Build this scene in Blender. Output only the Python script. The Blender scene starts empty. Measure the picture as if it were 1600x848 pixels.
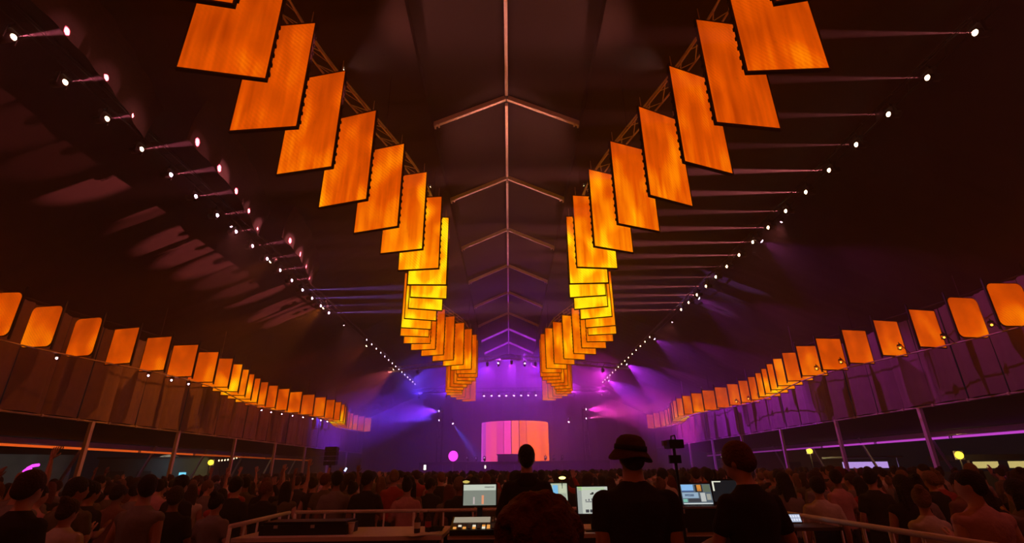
import bpy, bmesh, math, random
from mathutils import Vector, Matrix, Quaternion
import numpy as np
random.seed(7); rng = np.random.RandomState(7)
scene = bpy.context.scene
C = scene.collection
R = math.radians
EYE = 1.82                                    # camera height above the dance floor

# ------------------------------------------------------------------ camera
cam_d = bpy.data.cameras.new('camera'); cam = bpy.data.objects.new('camera', cam_d); C.objects.link(cam)
cam_d.sensor_width = 36; cam_d.lens = 36*773/1600; cam_d.clip_end = 400; cam_d.clip_start = 0.05
p_, y_, r_ = R(21.95), R(0.5), R(0.7)
Fw = Vector((math.sin(y_)*math.cos(p_), math.cos(y_)*math.cos(p_), math.sin(p_)))
R0 = Vector((math.cos(y_), -math.sin(y_), 0)); U0 = R0.cross(Fw)
Up = U0*math.cos(r_) + R0*math.sin(r_); Rt = Fw.cross(Up)
cam.matrix_world = Matrix(((Rt.x, Up.x, -Fw.x, 0), (Rt.y, Up.y, -Fw.y, 0), (Rt.z, Up.z, -Fw.z, EYE), (0, 0, 0, 1)))
scene.camera = cam

# ------------------------------------------------------------------ world: a dark night sky
w = bpy.data.worlds.new('night'); scene.world = w; w.use_nodes = True
w.node_tree.nodes['Background'].inputs[0].default_value = (0.25, 0.4, 0.6, 1)
w.node_tree.nodes['Background'].inputs[1].default_value = 0.006
vs = scene.view_settings; vs.view_transform = 'Standard'; vs.look = 'None'; vs.exposure = 0.0; vs.gamma = 1; vs.use_curve_mapping = False
cy = scene.cycles
cy.max_bounces = 4; cy.diffuse_bounces = 2; cy.glossy_bounces = 2; cy.volume_bounces = 0; cy.transmission_bounces = 2; cy.transparent_max_bounces = 4
cy.sample_clamp_indirect = 2.0; cy.use_denoising = True; cy.use_light_tree = True
cy.caustics_reflective = False; cy.caustics_refractive = False

# power of the lights the place has (watts)
P_BEAM = 52000.0        # narrow roof spots
P_WASH = 3600.0       # stage washes
HAZE = 0.0075
HAZE_STAGE = 0.055

# ------------------------------------------------------------------ helpers
class MB:
    def __init__(s): s.v = []; s.f = []; s.m = []; s.mi = 0
    def add(s, vs, fs):
        n = len(s.v); s.v += [tuple(v) for v in vs]; s.f += [tuple(i+n for i in f) for f in fs]; s.m += [s.mi]*len(fs); return s
    def box(s, c, d, rz=0.0, rot=None):
        x, y, z = d[0]/2, d[1]/2, d[2]/2
        M = rot if rot is not None else Matrix.Rotation(rz, 3, 'Z')
        vs = [Vector(c)+M@Vector((a*x, b*y, e*z)) for a in (-1, 1) for b in (-1, 1) for e in (-1, 1)]
        return s.add(vs, [(0,1,3,2),(4,6,7,5),(0,4,5,1),(2,3,7,6),(0,2,6,4),(1,5,7,3)])
    def bar(s, p, q, w, h=None):
        p, q = Vector(p), Vector(q); h = h or w; d = q-p
        t = d.normalized(); up = Vector((0,0,1)) if abs(t.z) < .95 else Vector((0,1,0))
        a = t.cross(up).normalized(); b = a.cross(t)
        vs = [o+a*(i*w/2)+b*(j*h/2) for o in (p, q) for i, j in ((-1,-1),(1,-1),(1,1),(-1,1))]
        return s.add(vs, [(3,2,1,0),(4,5,6,7),(0,1,5,4),(1,2,6,5),(2,3,7,6),(3,0,4,7)])
    def tube(s, p, q, r0, r1=None, n=10, caps=True):
        p, q = Vector(p), Vector(q); r1 = r0 if r1 is None else r1; t = (q-p).normalized()
        up = Vector((0,0,1)) if abs(t.z) < .95 else Vector((0,1,0)); a = t.cross(up).normalized(); b = t.cross(a)
        vs = [o+(a*math.cos(2*math.pi*i/n)+b*math.sin(2*math.pi*i/n))*r for o, r in ((p, r0), (q, r1)) for i in range(n)]
        fs = [(i, n+i, n+(i+1) % n, (i+1) % n) for i in range(n)]
        if caps: fs += [tuple(range(n)), tuple(range(2*n-1, n-1, -1))]
        return s.add(vs, fs)
    def path(s, pts, r, n=6):
        for a, b in zip(pts[:-1], pts[1:]): s.tube(a, b, r, n=n)
        return s
    def ell(s, c, rad, nu=12, nv=8, rot=None, top=1.0):
        c = Vector(c); vs = []; fs = []
        for j in range(nv+1):
            th = math.pi*j/nv*top
            for i in range(nu):
                ph = 2*math.pi*i/nu
                q = Vector((rad[0]*math.sin(th)*math.cos(ph), rad[1]*math.sin(th)*math.sin(ph), rad[2]*math.cos(th)))
                vs.append(c+(rot@q if rot is not None else q))
        for j in range(nv):
            for i in range(nu): fs.append((j*nu+i, (j+1)*nu+i, (j+1)*nu+(i+1) % nu, j*nu+(i+1) % nu))
        return s.add(vs, fs)
    def cap(s, p, q, r0, r1, n=10):           # tapered capsule (closed)
        p, q = Vector(p), Vector(q); t = (q-p); L = t.length; t = t/L if L > 1e-6 else Vector((0,0,1))
        up = Vector((0,0,1)) if abs(t.z) < .95 else Vector((0,1,0)); a = t.cross(up).normalized(); b = t.cross(a)
        st = []
        for k in range(0, 4): th = math.pi/2*(1-k/3); st.append((p-t*(r0*math.sin(th)), max(1e-4, r0*math.cos(th))))
        for k in range(0, 4): th = math.pi/2*k/3; st.append((q+t*(r1*math.sin(th)), max(1e-4, r1*math.cos(th))))
        vs = [o+(a*math.cos(2*math.pi*i/n)+b*math.sin(2*math.pi*i/n))*r for o, r in st for i in range(n)]
        m = len(st); fs = [(j*n+i, (j+1)*n+i, (j+1)*n+(i+1) % n, j*n+(i+1) % n) for j in range(m-1) for i in range(n)]
        fs += [tuple(range(n)), tuple(range(m*n-1, (m-1)*n-1, -1))]
        return s.add(vs, fs)
    def loft(s, rings, n=16):                 # rings: (center, rx, ry)
        vs = []; fs = []
        for c, rx, ry in rings:
            for i in range(n): a = 2*math.pi*i/n; vs.append((c[0]+rx*math.cos(a), c[1]+ry*math.sin(a), c[2]))
        m = len(rings)
        fs = [(j*n+i, j*n+(i+1) % n, (j+1)*n+(i+1) % n, (j+1)*n+i) for j in range(m-1) for i in range(n)]
        fs += [tuple(range(n-1, -1, -1)), tuple(range((m-1)*n, m*n))]
        return s.add(vs, fs)
    def grid(s, fn, nu, nv):
        vs = [fn(i/nu, j/nv) for j in range(nv+1) for i in range(nu+1)]
        return s.add(vs, [(j*(nu+1)+i, j*(nu+1)+i+1, (j+1)*(nu+1)+i+1, (j+1)*(nu+1)+i) for j in range(nv) for i in range(nu)])
    def mesh(s, name, mats, smooth=False):
        me = bpy.data.meshes.new(name); me.from_pydata(s.v, [], s.f)
        mats = mats if isinstance(mats, (list, tuple)) else [mats]
        for m in mats: me.materials.append(m)
        if len(mats) > 1: me.polygons.foreach_set('material_index', s.m)
        if smooth: me.polygons.foreach_set('use_smooth', [True]*len(me.polygons))
        me.update(); return me
    def build(s, name, mats, parent=None, smooth=False):
        return link(name, s.mesh(name, mats, smooth), parent)

def link(name, data, parent=None, loc=None, rot=None):
    o = bpy.data.objects.new(name, data); C.objects.link(o)
    if parent is not None: o.parent = parent
    if loc is not None: o.location = loc
    if rot is not None: o.rotation_euler = rot
    return o
def tag(o, label, cat, group=None, kind=None):
    if label: o['label'] = label
    if cat: o['category'] = cat
    if group: o['group'] = group
    if kind: o['kind'] = kind
    return o
def empty(name, loc, label, cat, group=None, rz=0.0):
    o = link(name, None, None, loc, (0, 0, rz)); o.empty_display_size = .2
    return tag(o, label, cat, group)
def structure(o): o['kind'] = 'structure'; return o
ORD = ['first','second','third','fourth','fifth','sixth','seventh','eighth','ninth','tenth','eleventh','twelfth','thirteenth','fourteenth','fifteenth','sixteenth','seventeenth','eighteenth','nineteenth']
def ordinal(n):                               # n from 1
    if n <= 19: return ORD[n-1]
    t = {2:'twent',3:'thirt',4:'fort',5:'fift',6:'sixt'}[n//10]
    return t+'ieth' if n % 10 == 0 else t+'y-'+ORD[n % 10-1]

# ------------------------------------------------------------------ materials
MATS = {}
def mat(name, col, rough=.7, metal=0.0, emit=None, es=0.0, noise=0.0, nscale=20.0, bump=0.0, sheen=0.0, spec=.3):
    m = bpy.data.materials.new(name); m.use_nodes = True; nt = m.node_tree; b = nt.nodes['Principled BSDF']
    b.inputs['Roughness'].default_value = rough; b.inputs['Metallic'].default_value = metal
    b.inputs['Specular IOR Level'].default_value = spec
    b.inputs['Base Color'].default_value = (*col, 1)
    if emit: b.inputs['Emission Color'].default_value = (*emit, 1); b.inputs['Emission Strength'].default_value = es
    if noise or bump:
        tc = nt.nodes.new('ShaderNodeTexCoord'); n = nt.nodes.new('ShaderNodeTexNoise'); n.inputs['Scale'].default_value = nscale; n.inputs['Detail'].default_value = 4
        nt.links.new(tc.outputs['Object'], n.inputs['Vector'])
        if noise:
            mx = nt.nodes.new('ShaderNodeMix'); mx.data_type = 'RGBA'
            mx.inputs[6].default_value = (*[c*(1-noise) for c in col], 1); mx.inputs[7].default_value = (*[min(1, c*(1+noise)) for c in col], 1)
            nt.links.new(n.outputs['Fac'], mx.inputs[0]); nt.links.new(mx.outputs[2], b.inputs['Base Color'])
        if bump:
            bp = nt.nodes.new('ShaderNodeBump'); bp.inputs['Strength'].default_value = bump; bp.inputs['Distance'].default_value = .05
            nt.links.new(n.outputs['Fac'], bp.inputs['Height']); nt.links.new(bp.outputs['Normal'], b.inputs['Normal'])
    MATS[name] = m; return m
def emit(name, col, s):
    m = bpy.data.materials.new(name); m.use_nodes = True; nt = m.node_tree; nt.nodes.clear()
    o = nt.nodes.new('ShaderNodeOutputMaterial'); e = nt.nodes.new('ShaderNodeEmission')
    e.inputs[0].default_value = (*col, 1); e.inputs[1].default_value = s; nt.links.new(e.outputs[0], o.inputs[0]); MATS[name] = m
    if not name.startswith(('strip_', 'tube_', 'stall', 'hatch')): m.cycles.emission_sampling = 'NONE'   # small lenses and displays: seen, too small to light much
    return m

M_roof = mat('roof_fabric', (.027, .016, .013), .75, noise=.25, nscale=1.5, bump=.25)
M_strip = mat('ridge_fabric', (.035, .026, .024), .75, noise=.2, nscale=1.2, bump=.2)
M_val = mat('valance_fabric', (.20, .15, .16), .8, noise=.25, nscale=2.5, bump=.25)
M_awn = mat('awning_fabric', (.03, .028, .03), .8, noise=.3, nscale=2, bump=.2)
M_drape = mat('black_drape', (.03, .025, .035), .85, noise=.3, nscale=2, bump=.3)
M_alu = mat('aluminium', (.62, .6, .6), .4, .35, noise=.1, nscale=8)
M_white = mat('white_beam', (.85, .8, .8), .5, noise=.08, nscale=6)
M_blackm = mat('black_metal', (.02, .02, .02), .45, .3, noise=.2, nscale=20)
M_frame = mat('panel_frame', (.035, .02, .015), .55, .2, noise=.2, nscale=20)
M_floor = mat('floor_boards', (.05, .045, .04), .7, noise=.4, nscale=3, bump=.2)
M_ground = mat('outside_ground', (.05, .05, .045), .9, noise=.4, nscale=.8, bump=.3)
M_cable = mat('cable', (.05, .03, .03), .6, noise=.2, nscale=30)

def screen_mat(name, tall):
    m = bpy.data.materials.new(name); m.use_nodes = True; nt = m.node_tree; nt.nodes.clear(); N = nt.nodes.new; L = nt.links.new
    out = N('ShaderNodeOutputMaterial'); em = N('ShaderNodeEmission'); L(em.outputs[0], out.inputs[0])
    tc = N('ShaderNodeTexCoord'); sep = N('ShaderNodeSeparateXYZ'); L(tc.outputs['Object'], sep.inputs[0])
    oi = N('ShaderNodeObjectInfo')
    at = N('ShaderNodeAttribute'); at.attribute_type = 'OBJECT'; at.attribute_name = 'glow'
    def math_(op, a, b=None, c=None):
        n = N('ShaderNodeMath'); n.operation = op
        for i, q in enumerate((a, b, c)):
            if q is None: continue
            if isinstance(q, (int, float)): n.inputs[i].default_value = q
            else: L(q, n.inputs[i])
        return n.outputs[0]
    off = math_('MULTIPLY', oi.outputs['Random'], 37.0)
    H = 2.35 if tall else 1.23
    v = math_('DIVIDE', sep.outputs['Z'], H)                      # 0 bottom .. 1 top
    # soft pleats: noise stretched along the height, strongest low down
    cmb = N('ShaderNodeCombineXYZ'); L(math_('MULTIPLY', sep.outputs['X'], 7.0 if tall else 1.6), cmb.inputs[0]); L(math_('MULTIPLY_ADD', sep.outputs['Z'], .55 if tall else 1.3, off), cmb.inputs[1]); L(off, cmb.inputs[2])
    n1 = N('ShaderNodeTexNoise'); n1.inputs['Scale'].default_value = 1.0; n1.inputs['Detail'].default_value = 2.0; L(cmb.outputs[0], n1.inputs['Vector'])
    pl = math_('SUBTRACT', n1.outputs['Fac'], .5)
    amp = math_('MULTIPLY_ADD', math_('SUBTRACT', 1.0, v), .9 if tall else .35, .35)
    pleat = math_('MULTIPLY', pl, amp)
    # LED rows: fine diagonal lines
    wv = N('ShaderNodeTexWave'); wv.wave_type = 'BANDS'; wv.bands_direction = 'DIAGONAL'; wv.inputs['Scale'].default_value = 7.0; wv.inputs['Distortion'].default_value = 1.2; wv.inputs['Detail'].default_value = 0
    L(tc.outputs['Object'], wv.inputs['Vector'])
    cm2 = N('ShaderNodeCombineXYZ'); L(math_('MULTIPLY', sep.outputs['X'], 1.6), cm2.inputs[0]); L(math_('MULTIPLY', sep.outputs['Z'], .9), cm2.inputs[1]); L(math_('ADD', off, 9.0), cm2.inputs[2])
    n2 = N('ShaderNodeTexNoise'); n2.inputs['Scale'].default_value = 1.0; n2.inputs['Detail'].default_value = 1.0; L(cm2.outputs[0], n2.inputs['Vector'])
    patch = math_('MULTIPLY', math_('SUBTRACT', n2.outputs['Fac'], .42), 3.0); 
    cl = N('ShaderNodeClamp'); L(patch, cl.inputs[0])
    led = math_('MULTIPLY', math_('MULTIPLY', math_('SUBTRACT', wv.outputs['Fac'], .5), cl.outputs[0]), .32)
    low = math_('SUBTRACT', .75, v)
    hot = math_('MULTIPLY', at.outputs['Fac'], math_('MULTIPLY_ADD', cl.outputs[0], .7, math_('MULTIPLY_ADD', low, .5, .35)))
    fac = math_('ADD', math_('ADD', hot, math_('MULTIPLY', led, at.outputs['Fac'])), math_('MULTIPLY', pleat, .55))
    ramp = N('ShaderNodeValToRGB'); el = ramp.color_ramp.elements
    el[0].position = 0.0; el[0].color = (.40, .034, .0002, 1); el[1].position = 1.0; el[1].color = (1.0, .66, .004, 1)
    e = el.new(.3); e.color = (.72, .080, .0004, 1)
    e = el.new(.65); e.color = (1.0, .25, .001, 1)
    L(fac, ramp.inputs[0]); L(ramp.outputs[0], em.inputs[0])
    L(math_('MULTIPLY_ADD', fac, .35, 1.0), em.inputs[1])
    MATS[name] = m; return m
M_screen = screen_mat('panel_glow_tall', True)
M_screen_s = screen_mat('panel_glow_square', False)
M_lens_w = emit('lens_warm', (1.0, .62, .36), 14)
M_lens_p = emit('lens_pink', (1.0, .55, .8), 14)
M_lens_v = emit('lens_violet', (.85, .6, 1.0), 14)

# ------------------------------------------------------------------ setting: floor, roof, walls
RZ = 11.9+EYE; SL = .44; WX = 15.0; Y0, Y1 = -16.4, 53.6
def roof_z(x, drop=0.0): return RZ-SL*abs(x)-drop
b = MB(); b.box((0, 18.6, -.05), (30, 70, .1)); structure(b.build('floor', M_floor))
b = MB(); b.box((0, 25, -.16), (160, 140, .1)); structure(b.build('ground', M_ground))
# ridge strip of the tent roof (between the dark liners)
b = MB()
for s in (-1, 1):
    def fn(u, v, s=s):
        x = s*u*2.8; y = Y0+v*(Y1-Y0); f = ((y-13.6) % 5)/5
        return (x, y, roof_z(x)+.18-.10*math.sin(math.pi*f))
    b.grid(fn, 4, 96)
ceil = structure(b.build('ceiling', M_strip, smooth=True))
for s, nm in ((-1, 'left'), (1, 'right')):
    b = MB()
    def fn(u, v, s=s):
        x = s*(2.45+u*(WX-2.45)); y = Y0+v*(Y1-Y0); f = ((y-13.6) % 5)/5
        sag = .16*math.sin(math.pi*f)*math.sin(math.pi*min(1, u*1.0))
        wr = .006*math.sin(y*9.1+2.0*math.sin(u*5))+.004*math.sin(y*21.7+u*3)
        return (x, y, roof_z(x, .22)+sag*.6+wr)
    b.grid(fn, 14, 620)
    o = b.build('roof_liner', M_roof, ceil, True); o['label'] = 'dark fabric liner on the %s roof slope' % nm
    b = MB(); b.grid(lambda u, v, s=s: (s*2.45, Y0+v*(Y1-Y0), roof_z(2.45, .24)+u*.4), 1, 2); b.build('liner_hem', M_roof, ceil)
frames = [13.6+5*k for k in range(-6, 8)]
for y in frames:
    for s in (-1, 1):
        b = MB(); b.bar((s*.05, y, RZ+.02), (s*2.46, y, roof_z(2.46)+.0), .11, .16); b.build('rafter', M_white, ceil)
        b = MB(); b.box((s*2.28, y, roof_z(2.28)-.09), (.05, .16, .1)); b.box((s*2.4, y, roof_z(2.4)-.09), (.05, .16, .1)); b.build('rafter_bracket', M_white, ceil)
    b = MB(); b.bar((0, y+.25, RZ-.03), (0, y+4.75, RZ-.03), .1, .12); b.build('ridge_beam', M_white, ceil)
# end walls
b = MB()
def endwall(b, y):
    n = 40
    for i in range(n):
        x0, x1 = -WX+30*i/n, -WX+30*(i+1)/n
        d = .08*math.sin(i*2.2)
        b.add([(x0, y+d, 0), (x1, y+.08*math.sin((i+1)*2.2), 0), (x1, y+.08*math.sin((i+1)*2.2), roof_z(x1)), (x0, y+d, roof_z(x0))], [(0, 1, 2, 3)])
endwall(b, Y1-.1); structure(b.build('wall_stage', M_drape))
b = MB(); endwall(b, Y0); structure(b.build('wall_rear', M_drape))

# side walls: valance of fabric panels hung above open sides, posts, lean-to awning, gutter beam
VB = {-1: EYE+1.82, 1: EYE+1.98}
def make_wall(s, nm):
    zb = VB[s]; zt = roof_z(WX)
    b = MB(); b.tube((s*WX, Y0, zb), (s*WX, Y1, zb), .035, n=8)
    wall = structure(b.build('wall_'+nm, M_alu))
    pw = 10/7; n = int(round((Y1-Y0)/pw)); hh = zt-zb
    vari = []
    for k in range(4):
        b = MB(); ph = rng.uniform(0, 6)
        def fn(u, v):
            bow = .05*math.sin(math.pi*u)*(1-.5*v)+.018*math.sin(u*14+ph+v*2)+.01*math.sin(u*31+ph)
            e = .035*(1-abs(2*u-1)**8)
            return (-s*(bow+e), (u-.5)*(pw-.03), v*(hh+.2)+.03+.03*math.sin(math.pi*u))
        b.grid(fn, 18, 6); vari.append(b.mesh('fabric_panel', M_val, True))
    clip = MB().box((0, 0, 0), (.06, .05, .09)).mesh('clip', M_alu)
    for i in range(n):
        yy = Y0+(i+.5)*pw
        if yy < 8: 
            link('fabric_panel', vari[i % 4], wall, (s*WX, yy, zb)); continue
        link('fabric_panel', vari[i % 4], wall, (s*WX, yy, zb)); link('clip', clip, wall, (s*(WX-.05), yy-pw/2, zb))
    for y in frames:
        b = MB(); b.box((s*WX, y, zb/2), (.12, .14, zb)); b.box((s*WX, y, .02), (.3, .3, .04)); b.build('post', M_alu, wall)
    # lean-to awning
    ox = 20.2; oz = EYE+1.42
    b = MB()
    def fa(u, v): 
        y = Y0+v*(Y1-Y0); f = ((y-13.6) % 5)/5
        return (s*(WX+.02+u*(ox-WX)), y, zb+.12+u*(oz-zb)-.08*math.sin(math.pi*f)*math.sin(math.pi*u))
    b.grid(fa, 6, 96); b.build('awning', M_awn, wall, True)
    b = MB(); b.box((s*ox, (Y0+Y1)/2, oz-.02), (.14, Y1-Y0, .2)); b.build('gutter_beam', M_alu, wall)
    for y in frames:
        b = MB(); b.bar((s*(ox-.2), y+1.2, oz+.1), (s*(ox+1.15), y+1.2, 0), .1, .1); b.build('strut', M_alu, wall)
    return wall
make_wall(-1, 'left'); make_wall(1, 'right')

def spot(name, parent, loc, target, col, power, size_deg, blend=.3, rad=.05):
    d = bpy.data.lights.new(name, 'SPOT'); d.color = col; d.energy = power; d.spot_size = R(size_deg); d.spot_blend = blend; d.shadow_soft_size = rad
    o = bpy.data.objects.new(name, d); C.objects.link(o)
    wl = Vector(loc); o.rotation_euler = (Vector(target)-wl).to_track_quat('-Z', 'Y').to_euler()
    if parent is not None: o.parent = parent; o.location = wl-parent.location
    else: o.location = wl
    return o

# ------------------------------------------------------------------ hanging light panels
PW, PH = 1.18, 2.35
def panel_meshes(w, h, screen, rounded=0.0):
    t = .05
    s = MB()
    if rounded:
        pts = []
        for cx_, cz_, a0 in ((w/2-rounded, rounded, -90), (w/2-rounded, h-rounded, 0), (-w/2+rounded, h-rounded, 90), (-w/2+rounded, rounded, 180)):
            for k in range(6): a = R(a0+18*k); pts.append((cx_+rounded*math.cos(a), cz_+rounded*math.sin(a)))
        n = len(pts); bul = .05
        for sgn in (-1, 1):
            vs = [(0, sgn*(t/2+bul), h/2)]+[(x*.55, sgn*(t/2+bul*.7), h/2+(z-h/2)*.55) for x, z in pts]+[(x, sgn*t/2, z) for x, z in pts]
            fs = []
            for i in range(n):
                j = (i+1) % n
                fs += [(0, 1+i, 1+j), (1+i, 1+n+i, 1+n+j, 1+j)]
            if sgn > 0: fs = [f[::-1] for f in fs]
            s.add(vs, fs)
        # frame: thin rim following the outline
        f = MB()
        for i in range(n):
            a, b_ = pts[i], pts[(i+1) % n]
            f.bar((a[0], 0, a[1]), (b_[0], 0, b_[1]), .03, .05)
    else:
        s.add([(-w/2, -t/2, 0), (w/2, -t/2, 0), (w/2, -t/2, h), (-w/2, -t/2, h)], [(0, 1, 2, 3)])
        s.add([(-w/2, t/2, 0), (w/2, t/2, 0), (w/2, t/2, h), (-w/2, t/2, h)], [(3, 2, 1, 0)])
        f = MB()
        f.box((0, 0, -.012), (w+.05, t+.012, .03)); f.box((0, 0, h+.012), (w+.05, t+.012, .03))
        f.box((-w/2-.012, 0, h/2), (.026, t+.012, h)); f.box((w/2+.012, 0, h/2), (.026, t+.012, h))
    return s.mesh('screen', screen, False), f.mesh('frame', M_frame)
tall_s, tall_f = panel_meshes(PW, PH, M_screen)
sq_s, sq_f = panel_meshes(1.04, 1.23, M_screen_s)
rd_s, rd_f = panel_meshes(1.04, 1.23, M_screen_s, .16)
# row of small connectors clipped along one side of each tall panel
g = MB()
for k in range(12): g.box((0, 0, .12+k*.19), (.018, .05, .06))
conn_m = g.mesh('connector_strip', M_blackm)
g = MB(); g.tube((0, 0, PH+.01), (0, 0, PH+.32), .014, .009, n=6)
hang_t = g.mesh('hanger', M_alu)
PB = EYE+5.43
def cpath(k): return 3.35+.82*math.cos(2*math.pi*(k-.4)/12.7)
def cyk(k): return 5.65+1.265*k
def side_name(s): return 'left' if s < 0 else 'right'
for s in (-1, 1):
    nm = side_name(s)
    for k in range(-15, 30):
        x = s*cpath(k); y = cyk(k)
        slope = s*(cpath(k+.5)-cpath(k-.5))/1.265           # dX/dY
        yaw = -math.atan(slope)*1.0
        if s < 0 and k in (0, -1): yaw = .2
        if s > 0: yaw += {0: .02, 1: .06, 2: .16, 3: .14, 4: .08, 5: .14}.get(k, 0)
        o = empty('hanging_screen', (x, y, PB), ('%s tall orange hanging screen from the near end of the %s ceiling row' % (ordinal(k+2), nm)) if k > -2 else ('%s tall orange hanging screen overhead or behind the camera, %s ceiling row' % (ordinal(-1-k), nm)), 'screen', 'tall hanging screens of the %s ceiling row' % nm, yaw)
        glow = .24+.85*math.exp(-((k-8.5)/4.2)**2)+.4*math.exp(-((k-17)/3.5)**2)+.08*random.random()
        if k > 20: glow = .42+.08*random.random()
        q = link('screen', tall_s, o); q['glow'] = glow
        link('frame', tall_f, o); link('hanger', hang_t, o, (-.5, 0, 0)); link('hanger', hang_t, o, (.5, 0, 0))
        link('connector_strip', conn_m, o, (-s*(PW/2+.03), .02, 0))['kind'] = 'stuff'
    # curved truss above the row
    t = empty('curved_truss', (0, 0, 0), 'wavy truss carrying the %s ceiling row of tall panels' % nm, 'truss')
    pts = [(s*(cpath(k/2)), cyk(k/2), PB+PH+.35) for k in range(-31, 62)]
    for dx, dz in ((-.15, 0), (.15, 0), (0, .28)):
        MB().path([(p[0]+dx, p[1], p[2]+dz) for p in pts], .024, 6).build('chord', M_alu, t, True)
    g = MB()
    for i, (a, c) in enumerate(zip(pts[:-1], pts[1:])):
        g.tube((a[0]-.15, a[1], a[2]), (c[0], c[1], c[2]+.28), .011, n=4); g.tube((a[0]+.15, a[1], a[2]), (c[0], c[1], c[2]+.28), .011, n=4); g.tube((a[0]-.15, a[1], a[2]), (c[0]+.15, c[1], c[2]), .011, n=4)
    g.build('lacing', M_alu, t)['kind'] = 'stuff'
    for k in range(0, 30, 4): 
        x, y = s*cpath(k), cyk(k); MB().tube((x, y, PB+PH+.6), (x, y, roof_z(x, .3)), .012, n=5).build('suspension_cable', M_cable, t)

SB = EYE+3.53
def spath(k): return 1.07*(12.0+.62*math.cos(2*math.pi*(k+.3)/12.6))+.5
def syk(k): return 13.08+1.25*k
for s in (-1, 1):
    nm = side_name(s)
    pts = []
    for k in range(-20, 29):
        x = s*spath(k); y = syk(k); slope = s*(spath(k+.5)-spath(k-.5))/1.25
        yaw = -math.atan(slope)*.9
        near = k <= 2 if s < 0 else k <= 1
        o = empty('hanging_screen', (x, y, SB), ('%s square orange hanging screen from the near end of the %s side row' % (ordinal(k+2), nm)) if k > -2 else ('%s square orange hanging screen beside or behind the camera, %s side row' % (ordinal(-1-k), nm)), 'screen', 'square hanging screens of the %s side row' % nm, yaw)
        q = link('screen', rd_s if near else sq_s, o); q['glow'] = .36+.12*random.random()+(.3 if 8 <= k <= 11 or 20 <= k <= 22 else 0)
        link('frame', rd_f if near else sq_f, o)
        g = MB(); g.box((-s*.56, 0, .63), (.035, .05, 1.45)); g.ell((-s*.56, 0, 1.38), (.03, .03, .03), 6, 4)
        if k == -20: side_post = g.mesh('side_post', M_blackm)
        link('side_post', side_post, o)
        pts.append((x, y, SB-.04))
    t = empty('rigging_pipe', (0, 0, 0), 'wavy pipe with safety cables along the %s side row of square panels' % nm, 'pipe')
    MB().path(pts, .024, 6).build('lower_pipe', M_alu, t, True)
    MB().path([(p[0], p[1], p[2]+1.33) for p in pts], .018, 6).build('upper_pipe', M_blackm, t, True)
    for p in pts[::3]: MB().tube((p[0], p[1], p[2]+1.33), (p[0], p[1], roof_z(p[0], .3)), .01, n=4).build('suspension_cable', M_cable, t)

# ------------------------------------------------------------------ roof spotlights
LZ = EYE+7.2
g = MB(); g.box((0, 0, .17), (.16, .2, .07)); g.box((0, .11, .05), (.06, .02, .26)); g.box((0, -.11, .05), (.06, .02, .26)); yoke_m = g.mesh('yoke', M_blackm)
head_m = MB().tube((-.16, 0, 0), (.07, 0, 0), .085, .075, 12).mesh('head', M_blackm, True)
lens_g = MB().ell((.07, 0, 0), (.045, .055, .055), 10, 8)
M_lens_a = emit('lens_amber', (1.0, .42, .04), 3)
lens_w, lens_p, lens_v, lens_a = [lens_g.mesh('lens', m, True) for m in (M_lens_w, M_lens_p, M_lens_v, M_lens_a)]
clamp_m = MB().tube((0, 0, .2), (0, 0, .34), .02, n=6).mesh('clamp', M_blackm)
def lamp(loc, target, lens, label, group, col, power, size, cat='spotlight', blend=.7, rad=.008, scale=1.0):
    o = empty('spotlight', loc, label, cat, group)
    d = (Vector(target)-Vector(loc)).normalized(); eul = d.to_track_quat('X', 'Z').to_euler()
    link('yoke', yoke_m, o, None, (0, 0, math.atan2(d.y, d.x))); link('clamp', clamp_m, o)
    link('head', head_m, o, None, eul); link('lens', lens, o, None, eul)
    if scale != 1: o.scale = (scale,)*3
    if power: spot('beam', o, Vector(loc)+d*.14*scale, Vector(target), col, power, size, blend, rad)
    return o
LY = [6.6+1.095*k for k in range(16)]+[28.35+1.13*k for k in range(15)]
BLOB = range(12)
for s in (-1, 1):
    nm = side_name(s)
    for k, y in enumerate(LY):
        far = k >= 16
        x = s*(8.5 if s > 0 else 8.78); 
        if far: x = s*8.35
        loc = (x, y, LZ)
        lab = '%s small roof spotlight from the near end of the %s lamp row' % (ordinal(k+1), nm)
        grp = 'roof spotlights of the %s lamp row' % nm
        if s > 0:
            lamp(loc, (-10.7, y+.1, LZ-.05), lens_w, lab, grp, (1.0, .19, .2) if not far else (1.0, .3, .75), P_BEAM*(.3 if k < 4 else .8 if k in (6, 10, 11) else 1.6), 4.2, scale=.7 if far else 1)
        elif k in BLOB:
            lamp(loc, (-7.7, y, LZ+.16), lens_p if k > 3 else lens_w, lab, grp, (1.0, .16, .24), P_BEAM*.2, 10)
        else:
            lamp(loc, (10.5, y+.1, LZ+.3), lens_v, lab, grp, (.5, .2, 1.0), P_BEAM, 4.4, scale=.7 if far else 1)
    t = empty('lamp_truss', (0, 0, 0), 'straight truss carrying the %s row of roof spotlights' % nm, 'truss')
    x = s*8.6
    for dx, dz in ((-.14, .32), (.14, .32), (0, .5)):
        MB().tube((x+dx, 2, LZ+dz), (x+dx, 45, LZ+dz), .024, n=6).build('chord', M_blackm, t, True)
    g = MB()
    for i in range(86):
        y = 2+i*.5; g.tube((x-.14, y, LZ+.32), (x, y+.25, LZ+.5), .011, n=4); g.tube((x, y+.25, LZ+.5), (x+.14, y+.5, LZ+.32), .011, n=4)
    g.build('lacing', M_blackm, t)['kind'] = 'stuff'

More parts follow.
